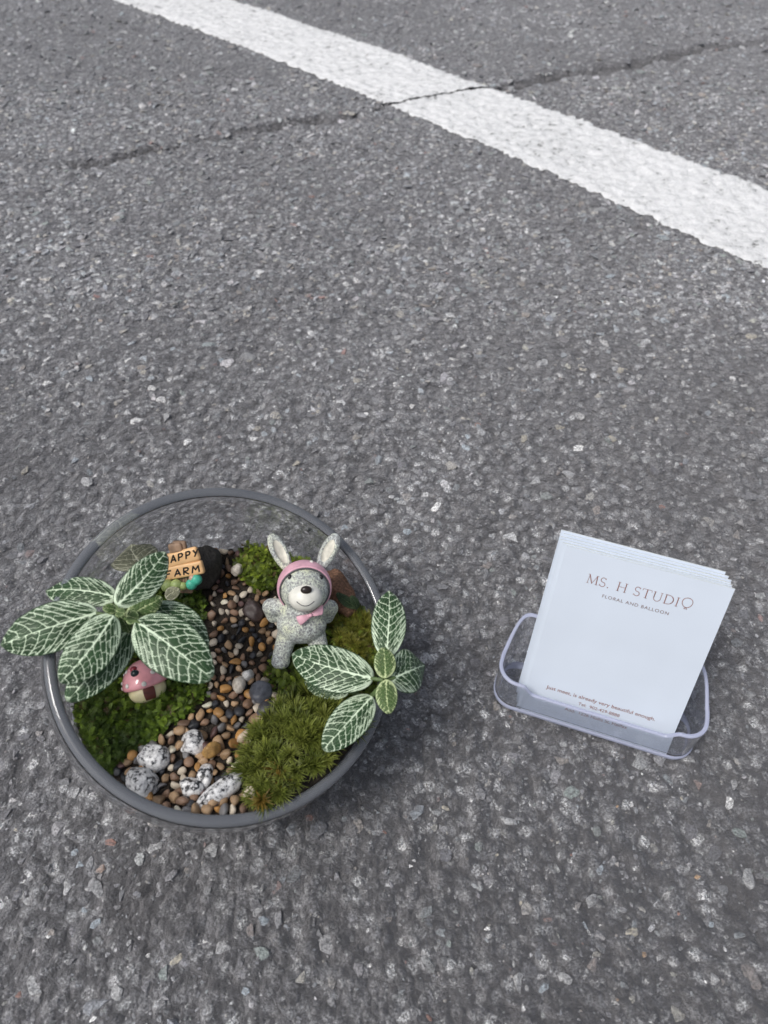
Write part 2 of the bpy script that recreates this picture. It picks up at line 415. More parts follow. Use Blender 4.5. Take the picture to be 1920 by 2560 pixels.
# aggregate stones ---------------------------------------------------
def hull_template(rng, flat=0.45, n=15):
    p = rng.normal(size=(n, 3)); p /= np.linalg.norm(p, axis=1)[:, None]; p *= rng.uniform(.8, 1.05, (n, 1))
    p[:, 0] *= rng.uniform(.8, 1.35); p[:, 1] *= rng.uniform(.6, .95); p[:, 2] = np.clip(p[:, 2] * flat, -flat * .8, flat * rng.uniform(.55, .8))
    bm = bmesh.new()
    for q in p: bm.verts.new(q)
    r = bmesh.ops.convex_hull(bm, input=bm.verts)
    bmesh.ops.delete(bm, geom=[g for g in r['geom_interior'] if isinstance(g, bmesh.types.BMVert)], context='VERTS')
    bmesh.ops.triangulate(bm, faces=bm.faces)
    bm.verts.index_update()
    V = np.array([v.co[:] for v in bm.verts]); Fc = np.array([[v.index for v in f.verts] for f in bm.faces])
    bm.free(); return V, Fc
TPL = [hull_template(RNG) for _ in range(36)]
PAL = np.array([(.10, .10, .105), (.16, .16, .162), (.24, .24, .24), (.33, .33, .325), (.14, .155, .16), (.22, .25, .265), (.055, .055, .06), (.30, .28, .235), (.22, .18, .14), (.48, .475, .46), (.20, .10, .075), (.16, .185, .165)])
PALP = np.array([.16, .17, .15, .11, .09, .06, .10, .05, .025, .04, .010, .035]); PALP /= PALP.sum()
def ground_samples(n, ymin, ymax):
    yy = RNG.uniform(ymin, ymax, n); hwid = (.656 * np.maximum(yy, 0) + .257) * .60
    m = (.656 * ymax + .257) * .60
    k = RNG.uniform(size=n) < hwid / m
    yy = yy[k]; return RNG.uniform(-1, 1, len(yy)) * hwid[k], yy
S = []
for n, y0, y1, lo, hi in ((23000, .0, .62, .0006, .0014), (4200, .0, .62, .0014, .0028), (1100, .0, .62, .0028, .0055), (11000, .50, 1.05, .0014, .0030), (6500, .50, 1.05, .0028, .0056), (9000, .95, 1.7, .0030, .0065)):
    x, y = ground_samples(n, y0, y1)
    s = lo + (hi - lo) * RNG.uniform(size=len(x)) ** 1.6
    S.append(np.c_[x, y, s])
S = np.concatenate(S)
C = PAL[RNG.choice(len(PAL), len(S), p=PALP)] * RNG.uniform(.8, 1.2, (len(S), 1)) * RNG.uniform(.96, 1.04, (len(S), 3))
nearw = np.clip((.50 - S[:, 1]) / .2, 0, 1)[:, None] * .40
C = C * (1 - nearw) + np.array([.105, .105, .11]) * nearw
x, y = ground_samples(4200, .38, 1.0); k = np.hypot(x, y) > .28; x, y = x[k], y[k]
fl = np.c_[x, y, .0016 + .0032 * RNG.uniform(size=len(x)) ** 1.5]
S = np.concatenate([S, fl]); C = np.concatenate([C, np.array([(.36, .36, .355), (.28, .31, .325), (.42, .41, .385), (.05, .05, .053), (.055, .055, .06), (.33, .30, .24)])[RNG.integers(6, size=len(x))] * RNG.uniform(.75, 1.15, (len(x), 1))])
# stones that stand out in the photograph: pixel, size in pixels, colour
WHT, TAN, AMB, RST, GRY, BLU, GRN = (.62, .61, .57), (.33, .29, .20), (.36, .20, .07), (.22, .09, .055), (.30, .30, .29), (.23, .28, .31), (.16, .20, .18)
def z7(x, y): return 900 + x / 1.626, 1850 + y / 1.626
def z6(x, y): return 900 + x / 1.626, 500 + y / 1.626
def z8(x, y): return x / 2.074, 2000 + y / 2.074
def z9(x, y): return x / 1.843, 600 + y / 1.843
SPECIAL = [(z7(215, 505), 32, WHT), (z7(520, 770), 26, WHT), (z7(665, 1088), 22, WHT), (z7(33, 775), 15, WHT), (z7(40, 915), 18, WHT), (z7(745, 253), 8, WHT), (z7(903, 415), 9, WHT), (z7(1115, 525), 11, WHT), (z7(980, 750), 12, WHT), (z7(1410, 985), 14, WHT),
    (z7(348, 275), 28, TAN), (z7(655, 662), 14, TAN), (z7(1160, 868), 22, AMB), (z7(1375, 556), 22, AMB), (z7(1310, 237), 15, TAN), (z7(97, 372), 17, RST), (z7(860, 464), 12, RST), (z7(1045, 1053), 16, AMB), (z7(280, 1130), 28, RST), (z7(557, 465), 14, TAN), (z7(1295, 705), 16, RST), (z7(1048, 268), 12, AMB),
    (z7(1110, 780), 52, TAN), (z7(1445, 975), 50, GRY), (z7(660, 992), 62, GRY), (z7(750, 1005), 44, BLU), (z7(940, 650), 52, GRY), (z7(865, 215), 62, GRN), (z7(605, 332), 52, GRY), (z7(1220, 880), 44, GRY), (z7(1580, 560), 58, GRY), (z7(1500, 255), 48, WHT), (z7(975, 530), 40, BLU), (z7(360, 828), 32, GRN), (z7(838, 968), 56, GRY), (z7(920, 750), 28, BLU), (z7(1545, 380), 46, GRN), (z7(1435, 745), 24, BLU), (z7(350, 465), 60, (.12, .12, .135)), (z7(680, 1010), 20, GRY), (z7(1375, 180), 34, (.18, .12, .10)),
    (z6(412, 1010), 54, BLU), (z6(722, 770), 36, BLU), (z6(436, 965), 34, BLU), (z6(665, 968), 42, TAN), (z6(808, 928), 34, TAN), (z6(1020, 982), 30, TAN), (z6(1065, 697), 46, TAN), (z6(890, 1010), 38, WHT), (z6(1230, 1245), 20, RST), (z6(1590, 555), 36, TAN), (z6(225, 578), 36, GRY), (z6(1520, 728), 30, WHT), (z6(1260, 300), 26, TAN), (z6(1020, 312), 34, BLU), (z6(312, 1245), 50, WHT), (z6(170, 1225), 36, GRY), (z6(850, 1110), 60, GRY), (z6(715, 1140), 46, GRY), (z6(1150, 1060), 40, GRY), (z6(1555, 1080), 34, GRY), (z6(268, 250), 26, WHT), (z6(20, 868), 28, WHT), (z6(1212, 412), 22, WHT),
    (z8(580, 215), 48, RST), (z8(515, 345), 46, (.24, .15, .10)), (z8(375, 268), 36, BLU), (z8(415, 332), 36, BLU), (z8(252, 717), 17, WHT), (z8(762, 810), 20, WHT), (z8(1515, 586), 9, WHT), (z8(922, 822), 42, TAN), (z8(85, 157), 18, TAN), (z8(573, 685), 24, GRY), (z8(500, 640), 44, BLU), (z8(140, 520), 36, GRY), (z8(340, 455), 46, GRY), (z8(850, 905), 56, GRN), (z8(605, 1000), 40, GRY), (z8(1155, 765), 56, GRY), (z8(1370, 625), 38, BLU), (z8(1345, 575), 44, GRY), (z8(1300, 690), 54, (.15, .12, .105)), (z8(1360, 800), 64, GRN), (z8(1275, 990), 30, BLU), (z8(95, 1010), 34, RST), (z8(490, 1130), 26, WHT), (z8(670, 742), 16, GRY), (z8(1085, 745), 18, GRY), (z8(1610, 95), 36, RST), (z8(800, 235), 46, GRY), (z8(1090, 265), 48, GRY), (z8(180, 960), 50, GRY), (z8(520, 480), 32, GRY), (z8(430, 570), 30, BLU),
    (z9(605, 280), 22, WHT), (z9(720, 298), 28, WHT), (z9(585, 553), 24, WHT), (z9(798, 505), 26, BLU), (z9(1018, 548), 30, BLU), (z9(1435, 432), 32, WHT), (z9(1075, 68), 26, WHT), (z9(1195, 155), 30, WHT), (z9(740, 740), 42, WHT), (z9(630, 835), 38, WHT), (z9(760, 820), 40, GRY), (z9(615, 935), 36, TAN), (z9(1180, 862), 42, TAN), (z9(870, 935), 40, WHT), (z9(395, 1120), 46, GRY), (z9(120, 1070), 38, TAN), (z9(1360, 1030), 34, TAN), (z9(1505, 908), 40, GRY), (z9(1170, 905), 36, WHT), (z9(215, 665), 28, WHT), (z9(415, 640), 34, BLU), (z9(345, 1008), 32, BLU), (z9(520, 950), 34, GRY), (z9(135, 195), 24, WHT),
    ((1095, 1406), 12, WHT), ((1018, 1330), 40, BLU), ((862, 1322), 30, BLU), ((1000, 1480), 34, GRY), ((270, 1845), 44, GRY), ((150, 1880), 46, GRY), ((190, 1985), 40, GRY)]
SS = []; SCol = []
for (px, py), s, c in SPECIAL:
    p = at(px, py); SS.append((p[0], p[1], s / ppm(p) * .44)); SCol.append(c)
SS = np.array(SS); n_sp = len(SS)
SCol = np.array(SCol); SCol = SCol * .62 + (SCol.mean(1, keepdims=True) * .8) * .38
S = np.concatenate([SS, S]); C = np.concatenate([SCol, C * .75 + C.mean(1, keepdims=True) * .25])
pix = project(np.c_[S[:, :2], np.zeros(len(S))])
bowl_c = np.array([-0.06816, 0.15957]); 
ok = ~in_poly(pix[:, 0], pix[:, 1], LINE_POLY) & (np.hypot(S[:, 0] - bowl_c[0], S[:, 1] - bowl_c[1]) > 0.034) & (crack_d(S[:, 0], S[:, 1]) > .002)
ok[:n_sp] = True
idx0 = np.where(ok)[0]; is_sp = idx0 < n_sp
S, C, pix = S[ok], C[ok], pix[ok]
score = S[:, 2] / np.hypot(np.hypot(S[:, 0], S[:, 1]), H)
vis = (pix[:, 0] > 0) & (pix[:, 0] < 1920) & (pix[:, 1] > 0) & (pix[:, 1] < 2560) & (np.hypot(pix[:, 0] - 530, pix[:, 1] - 1640) > 440) & ~in_poly(pix[:, 0], pix[:, 1], [(1220, 1730), (1400, 1330), (1850, 1450), (1720, 1920)])
score = np.where(vis, score, 0); score[is_sp] += 10
order = np.argsort(-score); big, rest = order[:300], order[300:]
TM = []
for k, (V, Fc) in enumerate(TPL):
    me = np_mesh('stone', V, Fc, False); me.materials.append(MAT_STONE_OBJ); TM.append(me)
gz = ground_h(S[:, 0], S[:, 1])
for i in big:
    k = int(RNG.integers(len(TM))); o = bpy.data.objects.new('stone', TM[k]); COL.objects.link(o); o.parent = ground
    s = S[i, 2]; o.scale = (s, s, s * RNG.uniform(.7, 1.0)); o.rotation_euler = (RNG.normal() * .10, RNG.normal() * .10, RNG.uniform(0, 6.28))
    o.location = (S[i, 0], S[i, 1], gz[i] - s * .06 + .0001); o.color = (*C[i], 1)
Vs, Fs, Cs = [], [], []; off = 0
kk = RNG.integers(len(TPL), size=len(S)); rz = RNG.uniform(0, 2 * np.pi, len(S)); tx = RNG.normal(size=len(S)) * .22; ty = RNG.normal(size=len(S)) * .22
for k in range(len(TPL)):
    I = rest[kk[rest] == k]
    if len(I) == 0: continue
    V, Fc = TPL[k]; s = S[I, 2]
    v = V[None] * s[:, None, None]
    v[..., 2] += v[..., 0] * tx[I][:, None] + v[..., 1] * ty[I][:, None]
    c_, s_ = np.cos(rz[I])[:, None], np.sin(rz[I])[:, None]
    w = np.stack([v[..., 0] * c_ - v[..., 1] * s_ + S[I, 0, None], v[..., 0] * s_ + v[..., 1] * c_ + S[I, 1, None], v[..., 2] + (gz[I] - s * .10)[:, None]], -1)
    Vs.append(w.reshape(-1, 3)); Fs.append((Fc[None] + (np.arange(len(I)) * len(V))[:, None, None] + off).reshape(-1, 3)); off += len(I) * len(V)
    Cs.append(np.repeat(C[I], len(V), 0))
me = np_mesh('aggregate', np.concatenate(Vs), np.concatenate(Fs), False); set_col(me, 'Col', np.concatenate(Cs))
tag(link('aggregate', me, MAT_STONE, ground), None, None, None, 'stuff')

# ------------------------------------------------------------------ glass bowl with a slanted mouth
BC = np.array([-0.06817, 0.15956, 0.06522]); BR, BT = 0.072465, 0.0043
BN = unit([0.3364, -0.2468, 0.9088]); BD = 0.2243 * BR
bu = unit(np.cross(BN, [1, 0, 0])); bv = np.cross(BN, bu)
def sphere_rows(r, th, n=160):
    a = np.linspace(0, 2 * np.pi, n, endpoint=False)
    return BC + r * (np.cos(th)[:, None, None] * BN + np.sin(th)[:, None, None] * (np.cos(a)[None, :, None] * bu + np.sin(a)[None, :, None] * bv))
def make_bowl():
    ri = BR - BT; n = 160
    to, ti = math.acos(BD / BR), math.acos(BD / ri)
    outer = sphere_rows(BR, np.linspace(to + .012, math.pi - .004, 70)); outer[..., 2] = np.maximum(outer[..., 2], .0012)
    inner = sphere_rows(ri, np.linspace(ti + .012, math.pi - .004, 70)); inner[..., 2] = np.maximum(inner[..., 2], .0062)
    # rim rows between inner and outer (flat cut with softened arrises)
    ro, rin = BR * math.sin(to), ri * math.sin(ti); a = np.linspace(0, 2 * np.pi, n, endpoint=False)
    rim = []
    wr = ro - rin
    for r, d in ((rin + .0003, -.00025), (rin + .0008, 0), (rin + .30 * wr, .00045), (rin + .42 * wr, .00042), (rin + .55 * wr, .00062), (rin + .70 * wr, .00040), (ro - .0008, 0.00012), (ro - .0003, -.00025)):
        rim.append(BC + BN * (BD + d) + r * (np.cos(a)[:, None] * bu + np.sin(a)[:, None] * bv))
    rows = np.concatenate([inner[::-1], np.array(rim), outer])
    V = rows.reshape(-1, 3); F = grid_faces(len(rows), n, True)
    me = np_mesh('glass_bowl', V, F, True)
    bm = bmesh.new(); bm.from_mesh(me)
    bm.verts.ensure_lookup_table()
    L = len(V)
    bm.faces.new([bm.verts[i] for i in range(n)]); bm.faces.new([bm.verts[i] for i in range(L - 1, L - n - 1, -1)])
    bmesh.ops.recalc_face_normals(bm, faces=bm.faces)
    bm.to_mesh(me); bm.free()
    me.materials.append(MAT_GLASS); me.materials.append(MAT_RIM)
    idx = np.zeros(len(me.polygons), np.int32); r0 = (len(inner) - 1) * n; idx[r0:r0 + 9 * n] = 1
    me.polygons.foreach_set('material_index', idx); me.polygons.foreach_set('use_smooth', np.ones(len(me.polygons), bool))
    return me
bowl = link('glass_bowl', make_bowl())
tag(bowl, 'clear glass bowl with slanted open mouth holding a miniature garden', 'bowl')
RI = BR - BT - 0.0005
def soil_h(x, y):
    x = np.asarray(x, float); y = np.asarray(y, float)
    z = 0.0520 - (x + .068) * .03 + 0.004 * np.clip((0.125 - y) / .03, 0, 1)
    return z + (vnoise(x, y, .012, 61) - .5) * .0022
def at_soil(px, py, dz=0.0):
    z = 0.052
    for _ in range(12):
        p = at(px, py, z); z = 0.5 * z + 0.5 * (float(soil_h(p[0], p[1])) + dz)
    return at(px, py, z)
def inside(P, m=0.0):
    return np.linalg.norm(np.asarray(P) - BC, axis=-1) < RI - m
# soil: top surface plus the bottom that follows the glass
a = np.linspace(0, 2 * np.pi, 96, endpoint=False)
zm = 0.04
rows = []
for q in np.linspace(1, 0.02, 26):
    # boundary radius where the soil plane meets the sphere
    R = np.full(96, 0.066)
    for _ in range(30):
        zz = soil_h(BC[0] + R * np.cos(a), BC[1] + R * np.sin(a)); R = np.sqrt(np.maximum(RI ** 2 - (zz - BC[2]) ** 2, 1e-6))
    xx, yy = BC[0] + q * R * np.cos(a), BC[1] + q * R * np.sin(a)
    rows.append(np.stack([xx, yy, soil_h(xx, yy)], -1))
top = rows[::-1]; edge_z = rows[0][:, 2]
bot = []
for q in np.linspace(0.05, 1, 14):
    zz = edge_z * (1 - q) + 0.0068 * q; r = np.sqrt(np.maximum(RI ** 2 - (zz - BC[2]) ** 2, 1e-6))
    bot.append(np.stack([BC[0] + r * np.cos(a), BC[1] + r * np.sin(a), zz], -1))
rows = np.array(top + bot)
me = np_mesh('soil', rows.reshape(-1, 3), grid_faces(len(rows), 96, True), True)
tag(link('soil', me, MAT_SOIL), 'dark soil filling the lower part of the glass bowl', 'soil', None, 'stuff')

# ------------------------------------------------------------------ moss
def scatter_px(poly, n, dz=0.0, margin=.0012):
    poly = np.array(poly, float); lo, hi = poly.min(0), poly.max(0)
    q = RNG.uniform(lo, hi, (n * 5, 2)); q = q[in_poly(q[:, 0], q[:, 1], poly)][:n]
    d = FW + np.array([1., 0, 0]) * ((q[:, :1] - 960) / FPX) + UP * ((1280 - q[:, 1:2]) / FPX)
    z = np.full(len(q), .052)
    for _ in range(12):
        P = CAMP + d * ((H - z) / -d[:, 2])[:, None]; z = .5 * z + .5 * soil_h(P[:, 0], P[:, 1])
    P = CAMP + d * ((H - z) / -d[:, 2])[:, None]
    return P[np.linalg.norm(P - BC, axis=1) < RI - margin]
def frond(rng, L):
    """feathery moss shoot: a curved stem with leaflets; x along, z up"""
    n = 6; V = []; F = []; c = []
    bend = rng.uniform(-.5, .5); lift = rng.uniform(.1, .9)
    s = np.linspace(0, 1, n + 1)
    P = np.stack([s * L, bend * L * s * s * .6, lift * L * (s - .75 * s * s)], -1)
    for i in range(n):
        p, q = P[i], P[i + 1]; w = .00018
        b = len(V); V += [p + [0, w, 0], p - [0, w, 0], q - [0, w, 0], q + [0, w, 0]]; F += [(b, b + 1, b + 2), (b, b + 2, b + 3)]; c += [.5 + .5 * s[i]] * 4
        for sd in (-1, 1):
            l = L * .36 * math.sin(math.pi * min(.97, .22 + .78 * s[i])) + .0003
            d = np.array([.55, sd * .8, rng.uniform(-.1, .35)]); d /= np.linalg.norm(d)
            t = p + d * l; m = p + d * l * .45; wv = np.array([.00022, 0, .00008])
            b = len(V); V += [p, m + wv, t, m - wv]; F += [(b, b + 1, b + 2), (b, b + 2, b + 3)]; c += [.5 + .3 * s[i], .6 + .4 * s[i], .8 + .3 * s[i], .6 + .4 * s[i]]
    return np.array(V), np.array(F), np.array(c)
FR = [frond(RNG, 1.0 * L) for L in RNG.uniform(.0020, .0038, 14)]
def sheet_moss(name, label, polys, n, cols, lift):
    Vs, Fs, Cs = [], [], []; off = 0
    for poly in polys:
        for p in scatter_px(poly, n):
            k = int(RNG.integers(len(FR))); V, F, c = FR[k]
            a_ = RNG.uniform(0, 6.28); ca, sa = math.cos(a_), math.sin(a_)
            tilt = RNG.uniform(-.2, .75); ct, st = math.cos(tilt), math.sin(tilt)
            v = np.stack([V[:, 0] * ct - V[:, 2] * st, V[:, 1], V[:, 0] * st + V[:, 2] * ct], -1) * RNG.uniform(.7, 1.25)
            v = np.stack([v[:, 0] * ca - v[:, 1] * sa, v[:, 0] * sa + v[:, 1] * ca, v[:, 2]], -1)
            hgt = lift * (.25 + .75 * vnoise(p[0], p[1], .009, 71)) * RNG.uniform(.1, 1)
            w = v + p + [0, 0, hgt]
            r = np.linalg.norm(w - BC, axis=1); far = r > RI - .0003
            w[far] = BC + (w[far] - BC) * ((RI - .0003) / r[far])[:, None]
            q = vnoise(p[0], p[1], .010, 72); base = np.array(cols[0]) * (1 - q) + np.array(cols[1]) * q
            if RNG.uniform() < .05: base = np.array((.16, .11, .045))
            elif RNG.uniform() < .16: base = base * np.array((1.9, 1.75, 1.5)); w = w + [0, 0, .0012]
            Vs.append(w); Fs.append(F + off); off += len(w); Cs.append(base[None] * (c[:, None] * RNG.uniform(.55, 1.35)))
    me = np_mesh(name, np.concatenate(Vs), np.concatenate(Fs), False); set_col(me, 'Col', np.concatenate(Cs))
    return tag(link(name, me, MAT_MOSS), label, 'moss', 'moss in the bowl', 'stuff')
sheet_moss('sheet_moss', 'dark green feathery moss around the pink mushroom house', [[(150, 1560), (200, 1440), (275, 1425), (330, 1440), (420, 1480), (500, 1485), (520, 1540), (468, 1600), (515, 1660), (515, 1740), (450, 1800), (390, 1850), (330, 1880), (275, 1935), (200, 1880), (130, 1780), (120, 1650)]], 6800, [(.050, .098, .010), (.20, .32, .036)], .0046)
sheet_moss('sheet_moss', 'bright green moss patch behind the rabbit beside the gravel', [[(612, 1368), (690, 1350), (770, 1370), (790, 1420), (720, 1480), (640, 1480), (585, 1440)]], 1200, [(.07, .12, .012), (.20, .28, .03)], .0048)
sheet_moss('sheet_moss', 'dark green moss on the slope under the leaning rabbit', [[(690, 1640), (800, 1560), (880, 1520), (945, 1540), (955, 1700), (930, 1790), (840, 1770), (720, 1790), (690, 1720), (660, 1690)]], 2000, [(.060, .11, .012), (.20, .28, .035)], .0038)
def tuft(rng, nb=52):
    V, F, c = [], [], []
    for i in range(nb):
        az = rng.uniform(0, 6.28); el = rng.uniform(.15, 1.35); L = rng.uniform(.75, 1.1)
        d = np.array([math.cos(az) * math.cos(el), math.sin(az) * math.cos(el), math.sin(el)])
        sd = unit(np.cross(d, [0, 0, 1.0]) + 1e-6); w = .032
        droop = np.array([0, 0, -.12]) * (1.4 - el)
        p0 = np.zeros(3); p1 = d * L * .55; p2 = d * L + droop
        b = len(V); V += [p0 - sd * w * .6, p0 + sd * w * .6, p1 + sd * w, p1 - sd * w, p2]
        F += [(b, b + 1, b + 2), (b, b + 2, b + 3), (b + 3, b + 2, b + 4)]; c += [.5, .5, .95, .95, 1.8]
    return np.array(V), np.array(F), np.array(c)
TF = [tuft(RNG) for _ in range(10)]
def cushion(name, label, poly, n, dome, cols, size, extra=()):
    Vs, Fs, Cs = [], [], []; off = 0
    pts = list(scatter_px(poly, n, margin=.0015)); P = np.array(pts); cen = P.mean(0); rad = np.abs(P - cen).max(0) + 1e-6
    items = [(p, None) for p in pts] + [(at_soil(*e, dome * .5), (.24, .155, .03)) for e in extra]
    for p, cc in items:
        V, F, c = TF[int(RNG.integers(len(TF)))]; s = size * RNG.uniform(.75, 1.2); a_ = RNG.uniform(0, 6.28)
        q = (p - cen) / rad; h = dome * max(0, 1 - .8 * (q[0] ** 2 + q[1] ** 2)) if cc is None else 0
        lean = np.array([q[0], q[1]]) * .55 + RNG.normal(size=2) * .18
        v = V * s; x, y = v[:, 0] * math.cos(a_) - v[:, 1] * math.sin(a_), v[:, 0] * math.sin(a_) + v[:, 1] * math.cos(a_)
        w = np.stack([x + v[:, 2] * lean[0], y + v[:, 2] * lean[1], v[:, 2] - .4 * (x * lean[0] + y * lean[1])], -1) + p + [0, 0, h * RNG.uniform(.85, 1.1) + .0008]
        base = np.array(cols[0]) + (np.array(cols[1]) - np.array(cols[0])) * RNG.uniform() if cc is None else np.array(cc)
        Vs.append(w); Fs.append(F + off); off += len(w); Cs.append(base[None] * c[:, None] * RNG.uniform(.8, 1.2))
    # mat of old growth the tufts stand in
    me = np_mesh(name, np.concatenate(Vs), np.concatenate(Fs), False); set_col(me, 'Col', np.concatenate(Cs))
    return tag(link(name, me, MAT_MOSS), label, 'moss', 'moss in the bowl', 'stuff')
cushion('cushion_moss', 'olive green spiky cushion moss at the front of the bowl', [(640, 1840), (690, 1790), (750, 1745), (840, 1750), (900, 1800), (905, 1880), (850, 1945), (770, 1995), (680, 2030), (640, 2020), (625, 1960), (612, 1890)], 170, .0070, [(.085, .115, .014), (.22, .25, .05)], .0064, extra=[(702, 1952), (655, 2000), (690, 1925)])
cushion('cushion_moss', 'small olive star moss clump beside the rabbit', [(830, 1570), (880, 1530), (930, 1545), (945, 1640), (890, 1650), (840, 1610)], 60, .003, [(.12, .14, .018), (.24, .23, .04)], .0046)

# ------------------------------------------------------------------ pebbles and rocks
def pebble_template(rng, cuts=5):
    bm = bmesh.new(); bmesh.ops.create_icosphere(bm, subdivisions=3, radius=1.0)
    V = np.array([v.co[:] for v in bm.verts])
    r = np.ones(len(V))
    for _ in range(cuts):
        n = unit(rng.normal(size=3)); d = rng.uniform(.45, .82)
        k = V @ n; r = np.minimum(r, np.where(k > .05, d / np.maximum(k, .05), 9))
    r = np.minimum(r, 1.0) ; V = V * r[:, None] * np.array([rng.uniform(1.0, 1.3), rng.uniform(.75, 1.0), rng.uniform(.6, .85)])
    for v, p in zip(bm.verts, V): v.co = p
    for _ in range(1): bmesh.ops.smooth_vert(bm, verts=bm.verts, factor=.5, use_axis_x=True, use_axis_y=True, use_axis_z=True)
    me = bpy.data.meshes.new('pebble'); bm.to_mesh(me); bm.free()
    me.polygons.foreach_set('use_smooth', np.ones(len(me.polygons), bool)); me.materials.append(MAT_PEB); return me
PT = [pebble_template(RNG, int(RNG.integers(5, 11))) for _ in range(26)]
PKIND = {'tan': ((.30, .20, .115), .27), 'brown': ((.185, .115, .075), .22), 'amber': ((.36, .19, .06), .12), 'cream': ((.52, .46, .37), .14), 'black': ((.024, .026, .032), .10), 'grey': ((.17, .17, .175), .08), 'maroon': ((.085, .045, .042), .03)}
PLAB = {'tan': 'small rounded tan pebble', 'brown': 'small dull brown pebble', 'amber': 'small amber orange pebble', 'cream': 'small pale cream pebble', 'black': 'small black pebble', 'grey': 'small plain grey pebble', 'maroon': 'small dark maroon pebble'}
PATH = [(535, 1372), (600, 1366), (612, 1400), (590, 1440), (640, 1475), (690, 1490), (700, 1540), (690, 1620), (672, 1680), (690, 1760), (650, 1800), (630, 1870), (620, 1950), (625, 2026), (540, 2042), (440, 2030), (350, 1985), (285, 1925), (330, 1885), (400, 1850), (470, 1800), (520, 1745), (515, 1660), (535, 1620), (522, 1560), (525, 1500), (545, 1450)]
names = list(PKIND); pw = np.array([PKIND[k][1] for k in names]); pw /= pw.sum()
BIG = [((484, 1858), 70, 62, 20), ((384, 1893), 84, 66, -10), ((357, 1954), 92, 66, -38), ((478, 1968), 66, 44, -10), ((514, 1940), 44, 60, 0), ((551, 1978), 150, 46, 38),
       ((654, 1731), 66, 52, 10), ((667, 1776), 54, 44, 20), ((632, 1530), 56, 62, 40), ((520, 1398), 84, 112, -20), ((852, 1470), 66, 130, -25)]
def add_pebble(px, py, size, kind, zoff=0.0, col=None):
    p = at_soil(px, py, size * .35 + zoff)
    if np.linalg.norm(p - BC) > RI - size * .75: 
        p = BC + (p - BC) * ((RI - size * .8) / np.linalg.norm(p - BC))
    o = bpy.data.objects.new('pebble', PT[int(RNG.integers(len(PT)))]); COL.objects.link(o)
    o.location = p; o.scale = (size,) * 3; o.rotation_euler = (RNG.normal() * .5, RNG.normal() * .5, RNG.uniform(0, 6.28))
    c = np.array(PKIND[kind][0]) * RNG.uniform(.9, 1.75) if col is None else np.array(col)
    o.color = (*np.clip(c, 0, .8), 1)
    st = 'at the back end of the gravel path' if py < 1475 else 'on the gravel path left of the rabbit' if py < 1660 else 'on the gravel path near the blue grey stone' if py < 1830 else 'among the granite stones at the front'
    return tag(o, PLAB[kind] + ' ' + st, 'pebble', kind + ' pebbles ' + st)
placed = []; tries = 0
while len(placed) < 275 and tries < 40000:
    tries += 1
    px = RNG.uniform(280, 705); py = RNG.uniform(1364, 2044)
    if not in_poly(np.array([px]), np.array([py]), PATH)[0]: continue
    s = RNG.choice([10.5, 12.5, 15, 18.5], p=[.3, .36, .24, .10]) * (0.92 + .16 * (py - 1400) / 600)
    if any(math.hypot(px - q[0], (py - q[1]) * 1.05) < (s + q[2]) * .74 for q in placed): continue
    bad = False
    for (bx, by), w, h, _ in BIG[:9]:
        if math.hypot((px - bx) / (w * .5 + 3), (py - by) / (h * .5 + 3)) < .8: bad = True
    if bad: continue
    placed.append((px, py, s))
for px, py, s in placed:
    dark = 1560 < py < 1640 and px > 570
    k = str(RNG.choice(names, p=pw))
    if dark and RNG.uniform() < .38: k = 'black'
    m = s / 5600.0
    add_pebble(px, py, m * 1.0, k, RNG.uniform(0, .0012))
under = 0
for _ in range(4000):                          # lower layer that fills the gaps
    if under >= 30: break
    px = RNG.uniform(280, 705); py = RNG.uniform(1364, 2044)
    if not in_poly(np.array([px]), np.array([py]), PATH)[0]: continue
    if min(math.hypot(px - q[0], py - q[1]) for q in placed) < 17: continue
    placed.append((px, py, 12)); add_pebble(px, py, .0022, str(RNG.choice(names, p=pw)), -.0004); under += 1
def rock(name, label, cat, px, py, wpx, hpx, ang, thick, mat, seed, col=None, sink=.25, dz=0.0, rough=.12, tilt=0.0):
    rng = np.random.default_rng(seed); p0 = at_soil(px, py); k = ppm(p0)
    a_, b_ = wpx / k / 2, hpx / k / 2 / .9
    bm = bmesh.new(); bmesh.ops.create_icosphere(bm, subdivisions=4, radius=1.0)
    V = np.array([v.co[:] for v in bm.verts]); r = np.ones(len(V))
    for _ in range(9):
        n = unit(rng.normal(size=3)); d = rng.uniform(.72, .95); kk_ = V @ n; r = np.minimum(r, np.where(kk_ > .05, d / np.maximum(kk_, .05), 9))
    r *= 1 + rough * (vnoise(V[:, 0] * 3 + V[:, 2] * 2, V[:, 1] * 3 - V[:, 2], .7, seed) - .5)
    V = V * r[:, None] * np.array([a_, b_, thick])
    for v, q in zip(bm.verts, V): v.co = q
    bmesh.ops.smooth_vert(bm, verts=bm.verts, factor=.5, use_axis_x=True, use_axis_y=True, use_axis_z=True)
    o = bm_obj(name, bm, mat, None, True)
    p = at_soil(px, py, thick * (1 - sink * 2) * .8 + dz)
    o.location = p; o.rotation_euler = (tilt, 0, math.radians(ang))
    if col: o.color = (*col, 1)
    return tag(o, label, cat)
G = 'granite stones at the front of the bowl'
for (i, lab) in enumerate(('round white granite stone with black specks, topmost of the granite stones', 'grey speckled granite stone against the dark green moss', 'white granite stone with broad black bands nearest the left glass', 'small low white granite stone between two tan pebbles', 'small upright white granite stone half buried in gravel', 'long white granite stone lying beside the spiky moss')):
    (px, py), w, h, ang = BIG[i]
    o = rock('granite_stone', lab, 'stone', px, py, w, h, ang, (.0055, .0055, .006, .004, .004, .0048)[i], MAT_GRAN, 100 + i); o['group'] = G
